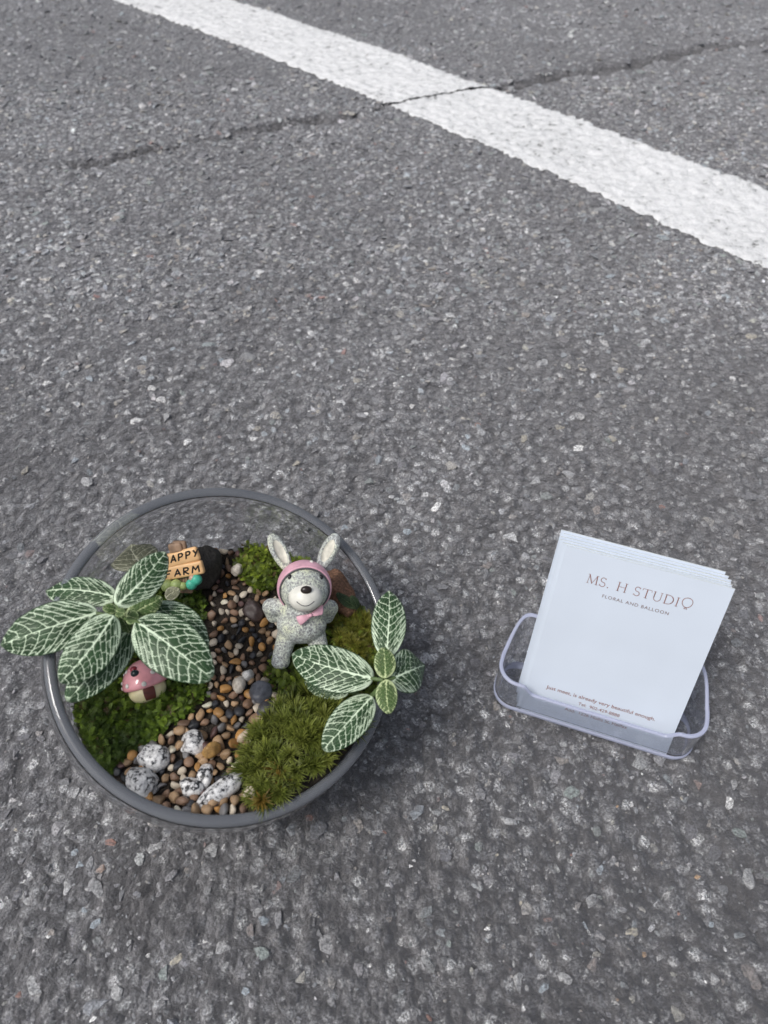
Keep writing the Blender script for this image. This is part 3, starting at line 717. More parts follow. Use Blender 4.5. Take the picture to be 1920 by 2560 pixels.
rock('dark_stone', 'glossy blue grey rounded stone beside the gravel path', 'stone', 654, 1731, 60, 54, 10, .0052, MAT_PEB, 201, (.105, .115, .14))
rock('slate_stone', 'flat dark slate stone above the spiky moss', 'stone', 667, 1776, 58, 42, 25, .0040, MAT_PEB, 202, (.075, .075, .085))
rock('brown_stone', 'large plum brown stone in the middle of the gravel', 'stone', 632, 1528, 48, 60, 40, .0050, MAT_PEB, 203, (.085, .062, .058))
MAT_DARKROCK = plain('dark_rock', (.045, .041, .036), .7, .18, 700, .0006)
MAT_REDROCK = plain('red_rock', (.25, .135, .085), .85, .2, 900, .0011)
rock('dark_rock', 'big dark brown rock standing against the back glass', 'rock', 512, 1420, 74, 112, -12, .0120, MAT_DARKROCK, 204, None, .3, .004)
rock('red_rock', 'rough reddish brown rock behind the rabbit', 'rock', 848, 1480, 66, 126, 28, .0085, MAT_REDROCK, 205, None, .3, .002, .3)
rock('amber_stone', 'angular golden amber stone chip beside the round granite stone', 'stone', 529, 1875, 48, 30, 35, .0042, MAT_PEB, 206, (.42, .25, .085), .1, .002)
rock('quartz_stone', 'white quartz stone near the rabbit foot', 'stone', 620, 1688, 30, 27, 30, .0030, MAT_PEB, 207, (.60, .60, .58), .1, .001)
rock('quartz_stone', 'milky triangular quartz stone above the blue grey stone', 'stone', 598, 1712, 34, 42, 10, .0032, MAT_PEB, 208, (.50, .46, .40), .1, .001)
rock('quartz_stone', 'pale cream quartz stone at the back of the gravel path', 'stone', 592, 1425, 28, 32, -30, .0028, MAT_PEB, 209, (.66, .61, .52), .1, .002)
rock('quartz_stone', 'long cream stone at the edge of the spiky moss', 'stone', 610, 1842, 44, 20, 40, .0028, MAT_PEB, 210, (.55, .45, .34), .1, .002)

# ------------------------------------------------------------------ fittonia leaves
def smooth(a, b, x):
    t = np.clip((x - a) / (b - a), 0, 1); return t * t * (3 - 2 * t)
def leaf_mesh(name, base, tip, width, nrm, seed, bow=.10, cup=.10, nsec=7, young=False, droop=0.0, vw=1.0, nu=118, nv=66):
    rng = np.random.default_rng(seed)
    base, tip = np.asarray(base, float), np.asarray(tip, float)
    d = tip - base; L = np.linalg.norm(d); d /= L
    n = unit(nrm - (nrm @ d) * d); sd = np.cross(n, d)
    s = np.linspace(0, 1, nu); t = np.linspace(-1, 1, nv)
    prof = np.sin(np.pi * np.clip(s, 0, 1) ** .90) ** .52
    prof = prof * (1 - .10 * smooth(.75, 1, s)); prof = np.maximum(prof, .012); prof /= prof.max()
    Sg, Tg = np.meshgrid(s, t, indexing='ij'); Wd = prof[:, None] * width / 2
    lat = Tg * Wd
    side_curve = rng.uniform(-.05, .05) * L * np.sin(np.pi * Sg)
    # veins ---------------------------------------------------------
    A = np.abs(Tg); D = .46
    kap = (Sg - D * A ** 1.25) / (1 - D * A ** 1.25)
    ph = np.where(Tg > 0, .0, .42) + rng.uniform(0, 1)
    wob = (vnoise(Sg * 6 + 50 * (Tg > 0), A * 3, 1.0, seed) - .5) * .28
    Fv = kap * nsec + ph + wob
    xs, ys_ = Sg * L, lat
    def grad(Q, side):
        gq_s = np.gradient(Q, axis=0) / (L / (nu - 1)); gq_t = np.gradient(Q, axis=1) / np.maximum(Wd * 2 / (nv - 1), 1e-6)
        return np.hypot(gq_s, gq_t)
    g = np.empty_like(Fv); h2 = nv // 2
    g[:, :h2] = grad(Fv, 0)[:, :h2]; g[:, h2:] = grad(Fv, 1)[:, h2:]
    g[:, h2 - 1] = g[:, h2 - 2]; g[:, h2] = g[:, h2 + 1]
    d2 = np.abs(Fv - np.round(Fv)) / np.maximum(g, 1e-6)
    pan = np.floor(Fv); fr = Fv - pan
    key = pan * 2 + (Tg > 0)
    j1 = hash2(key, key * 0 + 3, seed); j2 = hash2(key, key * 0 + 9, seed)
    m = 3.9 if not young else 3.8
    Gq = A ** .82 * m * (.85 + .4 * j2) + j1 + .30 * np.sin(fr * 6.28 + j1 * 6) * .5 + (vnoise(Sg * 22, Tg * 12, 1.0, seed + 5) - .5) * .45
    gg = grad(Gq, 0); d3 = np.abs(Gq - np.round(Gq)) / np.maximum(gg, 1e-6)
    cell = hash2(key * 7 + np.floor(Gq + .5), np.floor(Gq + .5), seed + 2)
    # half-panel forks in the outer cells
    ff = fr - .5 + (cell - .5) * .35; d4 = np.abs(ff) / np.maximum(g, 1e-6)
    sc = width / .022
    w1 = (.00017 * (1 - .35 * A)) * sc ** .5 * vw; w3 = .00007 * sc ** .4 * vw
    aa = .00011
    v1 = 1 - smooth(w1, w1 + aa * 1.4, d2)
    v3 = (1 - smooth(w3, w3 + aa, d3)) * .92
    v4 = (1 - smooth(w3 * .9, w3 + aa, d4)) * ((cell > .62) & (A > .45)) * .85
    wm = .00045 * sc ** .5 * (1 - .7 * Sg)
    vm = 1 - smooth(wm, wm + aa * 1.5, np.abs(lat))
    vein = np.maximum.reduce([v1, v3, v4])
    vein *= 1 - smooth(.93, .985, A) ; vein *= 1 - .6 * smooth(.965, .995, Sg)
    vein = np.maximum(vein, vm * (1 - smooth(.95, 1, Sg)))
    # shape -----------------------------------------------------------
    up_ = bow * L * 4 * Sg * (1 - Sg) * .5 - droop * L * Sg ** 3 - cup * width * (A ** 1.8) * .5
    up_ += (vnoise(Sg * 5, Tg * 2 + 7, 1.0, seed + 8) - .5) * .035 * width * (A + .2)
    relief = .00030 * (1 - np.clip(vein * 1.2, 0, 1)) * (1 - A ** 4)
    edge_w = (vnoise(Sg * 14, np.sign(Tg) * 5, 1.0, seed + 9) - .5) * .012 * width * A ** 3
    V = base + Sg[..., None] * L * d + (lat + side_curve + edge_w * np.sign(Tg))[..., None] * sd + (up_ + relief)[..., None] * n
    me = np_mesh(name, V.reshape(-1, 3), grid_faces(nu, nv), True); set_float(me, 'vein', vein.ravel())
    return me
def add_leaf(plant, bpx, zb, tpx, zt, wpx, seed, mat=MAT_LEAF, tilt=(0, 0), **kw):
    b, t = at(*bpx, zb), at(*tpx, zt); mid = (b + t) / 2
    w = wpx / ppm(mid); toc = unit(CAMP - mid)
    nrm = unit(toc * .75 + np.array([0, 0, .35]) + np.array([tilt[0], tilt[1], 0]))
    me = leaf_mesh('leaf', b, t, w, nrm, seed, **kw)
    o = link('leaf', me, mat, plant)
    md = o.modifiers.new('thick', 'SOLIDIFY'); md.thickness = .0003; md.offset = -1
    return o
STEMM = plain('green_stem', (.11, .17, .06), .5, .12, 500)
def stem(plant, pts, r):
    V, F = tube(pts, r, 8); return link('stem', np_mesh('stem', V, F, True), STEMM, plant)
lp0 = at_soil(300, 1540)
pl = empty('fittonia_plant', Matrix.Translation(lp0))
tag(pl, 'white veined nerve plant with broad dark leaves spilling over the left glass rim', 'plant')
def localize(plant):
    for ch in list(plant.children):
        if ch.type == 'MESH': ch.data.transform(Matrix.Translation(-plant.location))
ZC = .108
add_leaf(pl, (243, 1533), ZC, (3, 1612), ZC - .002, 124, 1, bow=.14, nsec=7, cup=.16)
add_leaf(pl, (287, 1492), ZC - .002, (116, 1478), ZC - .004, 82, 2, bow=.12, nsec=7, cup=.20, tilt=(0, .2))
add_leaf(pl, (294, 1512), ZC + .004, (413, 1381), ZC + .007, 88, 3, bow=.12, nsec=8, cup=.18, mat=MAT_LEAF)
add_leaf(pl, (284, 1540), ZC + .004, (152, 1706), ZC - .004, 112, 4, bow=.18, nsec=8, cup=.20, tilt=(-.1, -.2))
add_leaf(pl, (330, 1560), ZC - .008, (168, 1752), ZC - .016, 106, 5, bow=.12, nsec=7, cup=.18)
add_leaf(pl, (340, 1553), ZC + .003, (527, 1694), ZC - .004, 140, 6, bow=.14, nsec=7, cup=.16)
add_leaf(pl, (372, 1516), ZC - .006, (516, 1625), ZC - .015, 112, 7, bow=.14, nsec=7, cup=.20, tilt=(.2, 0))
add_leaf(pl, (318, 1541), ZC + .001, (404, 1494), ZC + .001, 52, 8, mat=MAT_LEAF_Y, nsec=6, cup=.25, young=True, vw=.9)
add_leaf(pl, (352, 1412), ZC - .030, (318, 1352), ZC - .034, 118, 9, mat=MAT_LEAF_P, nsec=5, cup=.25, young=True, tilt=(-.2, .6))
add_leaf(pl, (415, 1494), ZC - .038, (448, 1474), ZC - .036, 32, 10, mat=MAT_LEAF_P, nsec=5, young=True, vw=.8)
add_leaf(pl, (290, 1526), ZC + .004, (258, 1520), ZC + .007, 26, 11, mat=MAT_LEAF_Y, nsec=5, young=True, vw=.8)
add_leaf(pl, (292, 1528), ZC + .005, (313, 1535), ZC + .008, 24, 12, mat=MAT_LEAF_Y, nsec=5, young=True, vw=.8)
add_leaf(pl, (318, 1542), ZC + .001, (345, 1548), ZC + .002, 36, 13, mat=MAT_LEAF_Y, nsec=5, young=True, vw=.8)
add_leaf(pl, (300, 1538), ZC + .001, (322, 1580), ZC - .006, 30, 14, mat=MAT_LEAF_Y, nsec=5, young=True, vw=.8)
top_ = at(294, 1530, ZC + .002)
stem(pl, [lp0 - [0, 0, .004], lp0 * .6 + top_ * .4 + [.001, .001, 0], top_], [.0013, .0012, .0010])
for q, z in (((243, 1533), ZC), ((287, 1492), ZC - .002), ((340, 1553), ZC + .003), ((330, 1560), ZC - .008), ((372, 1516), ZC - .006), ((352, 1412), ZC - .030)):
    e = at(*q, z); mdp = (top_ + e) / 2 + [0, 0, -.001]; stem(pl, [top_ - [0, 0, .004], mdp - [0, 0, .001], e, e * 1.25 - top_ * .25], [.0009, .0008, .0007, .0004])
localize(pl)
rp0 = at_soil(905, 1740)
pr = empty('fittonia_plant', Matrix.Translation(rp0))
tag(pr, 'white veined nerve plant with small crossed leaves leaning over the right rim', 'plant')
ZR = .082
add_leaf(pr, (930, 1696), ZR, (731, 1636), ZR - .004, 112, 21, bow=.12, nsec=8, cup=.16)
add_leaf(pr, (966, 1640), ZR + .002, (973, 1478), ZR + .006, 86, 22, bow=.12, nsec=8, cup=.18)
add_leaf(pr, (985, 1694), ZR + .001, (1060, 1664), ZR - .012, 108, 23, bow=.2, nsec=6, cup=.25, tilt=(.45, -.1))
add_leaf(pr, (963, 1694), ZR + .004, (959, 1620), ZR + .010, 54, 24, mat=MAT_LEAF_Y, nsec=7, cup=.2, young=True, vw=.95)
add_leaf(pr, (966, 1700), ZR + .004, (972, 1782), ZR + .002, 54, 25, mat=MAT_LEAF_Y, nsec=7, cup=.2, young=True, vw=.95)
add_leaf(pr, (930, 1742), ZR - .008, (810, 1874), ZR - .012, 92, 26, bow=.14, nsec=8, cup=.16)
add_leaf(pr, (870, 1730), ZR - .022, (763, 1704), ZR - .024, 56, 27, bow=.1, nsec=7, cup=.15, mat=MAT_LEAF)
topr = at(962, 1697, ZR + .002)
nd = at(926, 1745, ZR - .010)
stem(pr, [rp0 - [0, 0, .004], (rp0 + nd) / 2 + [.001, 0, 0], nd, (nd + topr) / 2 + [.0005, 0, 0], topr], [.0014, .0013, .0012, .0011, .0009])
for q, z in (((930, 1696), ZR), ((966, 1640), ZR + .002), ((985, 1694), ZR + .001)):
    e = at(*q, z); stem(pr, [topr - [0, 0, .001], (topr + e) / 2 - [0, 0, .0005], e, e * 1.2 - topr * .2], [.0009, .0008, .0007, .0004])
e = at(870, 1730, ZR - .022); stem(pr, [rp0 + [0, 0, .002], (rp0 + e) / 2, e], [.0009, .0008, .0006])
localize(pr)
bp0 = at_soil(880, 1530)
pb = empty('leaf_sprig', Matrix.Translation(bp0)); tag(pb, 'small sprig of plain dark green leaves behind the rabbit arm', 'plant')
add_leaf(pb, (890, 1518), .060, (842, 1484), .066, 24, 31, mat=MAT_LEAF_D, nsec=6, vw=.5)
add_leaf(pb, (893, 1522), .060, (878, 1490), .068, 20, 32, mat=MAT_LEAF_D, nsec=6, vw=.5)
e = at(890, 1518, .060); stem(pb, [bp0 - [0, 0, .003], (bp0 + e) / 2, e], [.0007, .0006, .0005])
localize(pb)

# ------------------------------------------------------------------ rabbit figurine
MAT_PINK = plain('pink_paint', (.80, .45, .54), .5, .07, 250, .0001)
MAT_CREAM = plain('cream_paint', (.86, .85, .77), .5, .05, 250, .0001)
MAT_NOSE = plain('brown_nose', (.022, .014, .012), .28, .1, 300)
MAT_BLACK = plain('black_paint', (.012, .012, .013), .3, .1, 300)
MAT_LINE = plain('grey_line', (.10, .10, .105), .6, .1, 300)
MAT_WHITE = plain('white_dot_paint', (.80, .78, .72), .4, .04, 300)
MAT_INEAR = plain('inner_ear_paint', (.72, .70, .60), .55, .09, 260, .0002)
MM = .001 * 1.12
def make_rabbit():
    org = at_soil(752, 1652, -.0006)
    lean = math.radians(38); tocam = unit([CAMP[0] - org[0], CAMP[1] - org[1] - .01, 0])
    back = -tocam
    upv = back * math.sin(lean) + np.array([0, 0, 1]) * math.cos(lean)
    yv = unit(np.cross(upv, np.cross(back, upv)))   # backward axis, perpendicular to up
    xv = np.cross(yv, upv)
    M = frame(xv, yv, upv, org) @ Matrix.Rotation(math.radians(9), 4, 'Y')
    R = empty('rabbit_figurine', M)
    tag(R, 'grey mottled rabbit figurine in a pink hood with pink bow, leaning back', 'figurine')
    hc = Vector((1.2, -1.5, 31.0)); HT = Matrix.Translation(hc) @ Matrix.Rotation(math.radians(-21), 4, 'X')   # head frame faces the sky
    def sc(me): me.transform(Matrix.Scale(MM, 4)); return me
    # body, limbs and head as one surface
    bm = bmesh.new()
    ellipsoid(bm, (0.3, 0, 15.2), (9.9, 7.5, 7.6), None, 40, 28); ellipsoid(bm, (0.3, 0, 20.0), (8.9, 6.9, 8.5), None, 40, 28)
    capsule(bm, (-5.4, 0.4, 11), (-7.9, -2.0, 2.6), 4.2, 3.6); ellipsoid(bm, (-8.1, -3.2, 1.4), (3.8, 4.4, 3.0))
    capsule(bm, (5.8, 0.4, 11), (8.0, -2.0, 2.6), 4.2, 3.6); ellipsoid(bm, (8.2, -3.2, 1.4), (3.8, 4.4, 3.0))
    capsule(bm, (-7.0, 1.0, 22.5), (-11.8, 3.4, 21.8), 3.4, 3.5); capsule(bm, (-11.8, 3.4, 21.8), (-10.8, 4.8, 17.6), 3.3, 2.9)
    capsule(bm, (7.2, 1.0, 22), (11.8, 3.4, 20.6), 3.4, 3.5); capsule(bm, (11.8, 3.4, 20.6), (10.8, 4.8, 16.6), 3.3, 2.9)
    b2 = bmesh.new(); ellipsoid(b2, (0, 0, 0), (9.7, 9.3, 9.9), None, 32, 22); ellipsoid(b2, (0, -5.4, -4.0), (6.4, 5.2, 5.2), None, 24, 16)
    b2.transform(HT); t = bpy.data.meshes.new('t'); b2.to_mesh(t); b2.free(); bm.from_mesh(t)
    me = remesh(bm, .40, 14); link('body', sc(me), MAT_RESIN, R, True)
    def head_part(name, bm, mat, parent=R, smooth=True):
        bm.transform(HT); bm.transform(Matrix.Scale(MM, 4)); return bm_obj(name, bm, mat, parent, smooth)
    # hood: cap with a round face opening tilted down
    th = np.linspace(math.radians(75), math.radians(172), 34); n = 64; ph = np.linspace(0, 2 * np.pi, n, endpoint=False)
    rows = []
    for r, tt in ([(9.6, th[0])] + [(10.1, th[0] - .02)] + [(10.75, th[0] + .03)] + [(10.7, q) for q in th[1:]]):
        rows.append(np.stack([r * 1.0 * math.sin(tt) * np.cos(ph), np.full(n, -r * .96 * math.cos(tt)), r * 1.02 * math.sin(tt) * np.sin(ph)], -1))
    rows = np.array(rows); a_ = math.radians(34)
    Vh = rows.reshape(-1, 3); Vh = np.stack([Vh[:, 0], Vh[:, 1] * math.cos(a_) - Vh[:, 2] * math.sin(a_), Vh[:, 1] * math.sin(a_) + Vh[:, 2] * math.cos(a_)], -1)
    me = np_mesh('hood', Vh, grid_faces(len(rows), n, True), True); me.transform(HT); link('hood', sc(me), MAT_PINK, R)
    hood = R.children[-1]
    bm = bmesh.new(); ellipsoid(bm, (2.6, -5.0, 9.3), (.75, .5, .7), None, 14, 8); head_part('dot', bm, MAT_WHITE, hood)
    rr = 9.9; tt = math.radians(74); cv = np.stack([rr * math.sin(tt) * np.cos(ph), np.full(n, -rr * .96 * math.cos(tt)), rr * 1.02 * math.sin(tt) * np.sin(ph)], -1)
    cv = np.stack([cv[:, 0], cv[:, 1] * math.cos(a_) - cv[:, 2] * math.sin(a_), cv[:, 1] * math.sin(a_) + cv[:, 2] * math.cos(a_)], -1)
    V, F = tube(np.r_[cv, cv[:1]], .42, 6); me = np_mesh('seam', V, F, True); me.transform(HT); link('seam', sc(me), MAT_LINE, hood)
    # muzzle, nose, smile
    bm = bmesh.new(); ellipsoid(bm, (0, -6.0, -4.3), (6.5, 5.6, 5.45), None, 36, 24); mz = head_part('muzzle', bm, MAT_CREAM)
    bm = bmesh.new(); ellipsoid(bm, (0, -11.4, -2.0), (2.15, 1.3, 1.6), Matrix.Rotation(.35, 3, 'X'), 24, 16); head_part('nose', bm, MAT_NOSE, mz)
    pts = []
    for q in np.linspace(-1, 1, 15):
        x = q * 3.3 - .3; zz = -7.9 + 1.7 * q * q; yy = -6.0 - 5.62 * math.sqrt(max(0.02, 1 - (x / 6.5) ** 2 - ((zz + 4.3) / 5.45) ** 2)); pts.append((x, yy, zz))
    V, F = tube(pts, .17, 6); me = np_mesh('smile', V, F, True); me.transform(HT); link('smile', sc(me), MAT_LINE, mz)
    for x, zz in ((-5.9, 3.5), (6.1, 3.2)):
        yy = -9.3 * math.sqrt(1 - (x / 9.7) ** 2 - (zz / 9.9) ** 2)
        bm = bmesh.new(); ellipsoid(bm, (x, yy - .05, zz), (.80, .55, .98), None, 16, 10); head_part('eye', bm, MAT_BLACK)
    # ears
    for sgn, b0, t0 in ((-1, (-6.1, 0.6, 7.2), (-13.0, 1.0, 21.6)), (1, (6.4, 0.6, 7.6), (13.6, 1.0, 21.4))):
        b0, t0 = np.array(b0), np.array(t0); d = t0 - b0; L = np.linalg.norm(d); d /= L
        yx = unit(np.array([0, 1, 0]) - d[1] * d); xx = np.cross(yx, d)
        xx = unit(xx + sgn * .22 * yx * -1); yx = np.cross(d, xx)
        nu_, nv_ = 34, 40; V = []
        for s in np.linspace(0, 1, nu_):
            wd = 3.35 * (math.sin(math.pi * min(1, .18 + .82 * s) ** 1.0) ** .5 if s < .999 else .02); wd = 3.4 * math.sqrt(max(1e-4, 1 - ((s - .55) / (.62 if s < .55 else .45)) ** 2)) if s > .02 else 2.0
            thk = 1.9 * (wd / 3.4)
            for p in np.linspace(0, 2 * np.pi, nv_, endpoint=False):
                cx, cy = math.cos(p) * wd, math.sin(p) * thk
                if cy < 0:                       # hollow on the front
                    q = ((cx) / (wd * .66)) ** 2 + ((s - .47) / .37) ** 2
                    cy += 1.5 * max(0, 1 - q ** 1.6) if q < 1 else 0
                V.append(b0 + d * (s * L) + xx * cx + yx * cy)
        me = np_mesh('ear', np.array(V), grid_faces(nu_, nv_, True), True)
        bmx = bmesh.new(); bmx.from_mesh(me); bmx.verts.ensure_lookup_table(); bmx.faces.new([bmx.verts[i] for i in range(nv_)]); bmx.faces.new([bmx.verts[len(V) - 1 - i] for i in range(nv_)])
        bmesh.ops.recalc_face_normals(bmx, faces=bmx.faces); bmx.to_mesh(me); bmx.free(); me.transform(HT); ear = link('ear', sc(me), MAT_RESIN, R, True)
        V = []; nr = 8; na = 32
        for r in np.linspace(.02, .92, nr):
            for p in np.linspace(0, 2 * np.pi, na, endpoint=False):
                s = .47 + .345 * r * math.sin(p); cx = 3.3 * .62 * r * math.cos(p)
                wd = 3.4 * math.sqrt(max(1e-4, 1 - ((s - .55) / (.62 if s < .55 else .45)) ** 2)); thk = 1.9 * wd / 3.4
                cy = -thk * math.sqrt(max(0, 1 - (cx / wd) ** 2)); q = (cx / (wd * .66)) ** 2 + ((s - .47) / .37) ** 2
                cy += 1.5 * max(0, 1 - q ** 1.6) if q < 1 else 0
                V.append(b0 + d * (s * L) + xx * cx + yx * (cy - .16))
        me = np_mesh('inner_ear', np.array(V), grid_faces(nr, na, True), True); me.transform(HT); link('inner_ear', sc(me), MAT_INEAR, ear)
    # bow tie
    bm = bmesh.new()
    for s in (-1, 1):
        for u in np.linspace(0.4, 6.0, 12):
            w = .7 + 1.9 * (u / 6.0) ** .8; wz = s * .22 * u
            ellipsoid(bm, (s * u, .25 * math.sin(u * 1.3), wz), (.7, .62, w), Matrix.Rotation(s * .25, 3, 'Y'), 12, 10)
    ellipsoid(bm, (0, -.5, 0), (1.0, .9, 1.1), None, 14, 10)
    me = remesh(bm, .25, 4); me.transform(Matrix.Translation((3.2, -8.0, 21.6)) @ Matrix.Rotation(math.radians(-12), 4, 'Y') @ Matrix.Rotation(math.radians(-18), 4, 'X') @ Matrix.Scale(.8, 4)); link('bow', sc(me), MAT_PINK, R, True)
    return R
make_rabbit()

# ------------------------------------------------------------------ mushroom house
MAT_CAP = plain('pink_glaze', (.92, .40, .44), .22, .06, 200, 0, .6)
MAT_STALK = plain('cream_glaze', (.84, .75, .46), .3, .05, 200, 0, .3)
MAT_DOOR = plain('door_paint', (.12, .028, .022), .5, .12, 300)
MAT_RED = plain('ladybird_red', (.26, .012, .03), .25, .1, 300, 0, .5)
MAT_TEALBLK = plain('dark_teal_paint', (.008, .018, .022), .35, .1, 300)
def make_house():
    org = at_soil(376, 1748, .0005); lean = math.radians(50)
    yv = unit([-.12, 1, 0]); upv = unit(yv * math.sin(lean) + np.array([-.30, 0, 1]) * math.cos(lean)); xv = unit(np.cross(yv, upv)); yv = np.cross(upv, xv)
    R = empty('mushroom_house', frame(xv, yv, upv, org))
    tag(R, 'tiny mushroom house with glossy pink cap and white dots on the moss', 'ornament')
    k = .001
    prof = np.array([(0.05, -.5), (4.5, -.3), (6.6, .7), (7.7, 2.6), (8.1, 4.6), (7.6, 6.6), (6.2, 7.8)]) * k
    V, F = lathe(prof, 56); stalk = link('stalk', np_mesh('stalk', V, F, True), MAT_STALK, R); stalk.modifiers.new('s', 'SUBSURF').render_levels = 1
    prof = np.array([(5.8, 6.6), (8.2, 6.0), (9.3, 6.3), (9.75, 7.2), (9.6, 9.0), (8.7, 11.6), (7.1, 14.0), (5.0, 15.9), (2.6, 17.0), (.05, 17.4)]) * k
    V, F = lathe(prof, 64); cap = link('cap', np_mesh('cap', V, F, True), MAT_CAP, R); cap.modifiers.new('s', 'SUBSURF').render_levels = 1
    def on_cap(az, h):                          # point on the cap at azimuth / height (mm)
        r = np.interp(h, prof[1:, 1] / k, prof[1:, 0] / k)
        return Vector((r * math.cos(az), r * math.sin(az), h)) * k, Vector((math.cos(az), math.sin(az), .7 if h > 9 else .2)).normalized()
    for az, h, s in ((-2.55, 10.2, .75), (-1.95, 9.0, 1.0), (-1.15, 8.2, 1.05), (-.62, 11.6, 1.0), (-2.3, 14.4, .9), (2.9, 11.4, .8), (-2.9, 13.2, .8), (.3, 10, .9), (1.2, 11, 1.0), (2.1, 9, 1.0), (-2.75, 7.8, .8)):
        p, n = on_cap(az, h); bm = bmesh.new(); ellipsoid(bm, (0, 0, 0), (s * k, s * k, .45 * k), None, 14, 8)
        bm.transform(Matrix.Translation(p) @ n.to_track_quat('Z', 'Y').to_matrix().to_4x4()); bm_obj('dot', bm, MAT_WHITE, cap)
    for (az, h), mat, sz in (((-1.62, 14.9), MAT_RED, 1.55), ((-1.50, 13.3), MAT_TEALBLK, 1.75), ((2.75, 15.4), MAT_TEALBLK, 1.3)):
        p, n = on_cap(az, h); bm = bmesh.new(); ellipsoid(bm, (0, 0, 0), (sz * k, sz * k * .85, sz * k * .75), None, 20, 12)
        bm.transform(Matrix.Translation(p) @ n.to_track_quat('Z', 'Y').to_matrix().to_4x4()); bm_obj('bead', bm, mat, cap)
    # door: a curved arched panel with glazing bars
    az0 = -1.02; nu_, nv_ = 13, 13; V = []
    for i in range(nu_):
        for j in range(nv_):
            u = -1 + 2 * i / (nu_ - 1); v = j / (nv_ - 1); hgt = 1.0 + v * (5.4 - .8 * u ** 4); r = np.interp(hgt, [-.3, .7, 2.6, 4.6, 6.6], [5.2, 6.6, 7.7, 8.1, 7.6]) + .18
            a_ = az0 + u * .29; V.append((r * math.cos(a_) * k, r * math.sin(a_) * k, hgt * k))
    door = link('door', np_mesh('door', V, grid_faces(nu_, nv_), True), MAT_DOOR, R); door.modifiers.new('t', 'SOLIDIFY').thickness = .0003
    MB = plain('door_bar_paint', (.20, .07, .05), .5, .1, 300)
    for hh in (2.2, 3.6, 5.0):
        pts = [((np.interp(hh, [.7, 2.6, 4.6, 6.6], [6.6, 7.7, 8.1, 7.6]) + .25) * math.cos(az0 + u) * k, (np.interp(hh, [.7, 2.6, 4.6, 6.6], [6.6, 7.7, 8.1, 7.6]) + .25) * math.sin(az0 + u) * k, hh * k) for u in np.linspace(-.27, .27, 7)]
        V, F = tube(pts, .00012, 5); link('bar', np_mesh('bar', V, F, True), MB, door)
    pts = [((np.interp(hh, [.7, 2.6, 4.6, 6.6], [6.6, 7.7, 8.1, 7.6]) + .25) * math.cos(az0) * k, (np.interp(hh, [.7, 2.6, 4.6, 6.6], [6.6, 7.7, 8.1, 7.6]) + .25) * math.sin(az0) * k, hh * k) for hh in np.linspace(1.2, 6.1, 7)]
    V, F = tube(pts, .00012, 5); link('bar', np_mesh('bar', V, F, True), MB, door)
make_house()

# ------------------------------------------------------------------ lettering helpers
def ribbon(strokes, thick=0.0):
    """strokes: (points, width); flat ribbons with round joints in the xy plane"""
    V, F = [], []
    for pts, w in strokes:
        pts = np.asarray(pts, float)
        for a_, b_ in zip(pts[:-1], pts[1:]):
            d = b_ - a_; l = np.linalg.norm(d)
            if l < 1e-9: continue
            n = np.array([-d[1], d[0]]) / l * w / 2; i = len(V)
            V += [(*(a_ - n), 0), (*(b_ - n), 0), (*(b_ + n), 0), (*(a_ + n), 0)]; F.append((i, i + 1, i + 2, i + 3))
        if len(pts) > 2:
            for q in pts[1:-1]:
                i = len(V); V += [(q[0] + w / 2 * math.cos(t), q[1] + w / 2 * math.sin(t), 1e-6) for t in np.arange(8) * math.pi / 4]
                F.append((i, i + 1, i + 2, i + 3)); F.append((i, i + 3, i + 4, i + 7)); F.append((i + 4, i + 5, i + 6, i + 7))
    return np.array(V), np.array(F)
def arc(cx, cy, rx, ry, a0, a1, n=18):
    t = np.radians(np.linspace(a0, a1, n)); return np.stack([cx + rx * np.cos(t), cy + ry * np.sin(t)], -1)

# ------------------------------------------------------------------ wooden sign
MAT_BOARD = plain('peach_board', (.92, .57, .28), .45, .05, 150, .0001)
MAT_POST = plain('brown_post', (.38, .25, .165), .55, .12, 300, .0002)
MAT_GBALL = plain('green_bush', (.36, .46, .17), .45, .08, 200)
MAT_TBALL = plain('teal_bush', (.07, .46, .33), .4, .06, 200)
MAT_PBALL = plain('coral_bush', (.55, .36, .28), .4, .06, 200)
MAT_STICK = plain('green_stick', (.05, .16, .05), .45, .1, 200)
def rbox(bm, c, s, bev, rot=0.0, seg=3, taper=None):
    r = bmesh.ops.create_cube(bm, size=1.0); vs_ = r['verts']
    for v in vs_: v.co = Vector((v.co.x * s[0], v.co.y * s[1], v.co.z * s[2]))
    es = list({e for v in vs_ for e in v.link_edges})
    g = bmesh.ops.bevel(bm, geom=es, offset=bev, segments=seg, profile=.6, affect='EDGES')
    M = Matrix.Translation(c) @ Matrix.Rotation(rot, 4, 'Y')
    vv = {v for f in g['faces'] for v in f.verts} | {v for v in vs_ if v.is_valid}
    for v in vv: v.co = M @ v.co
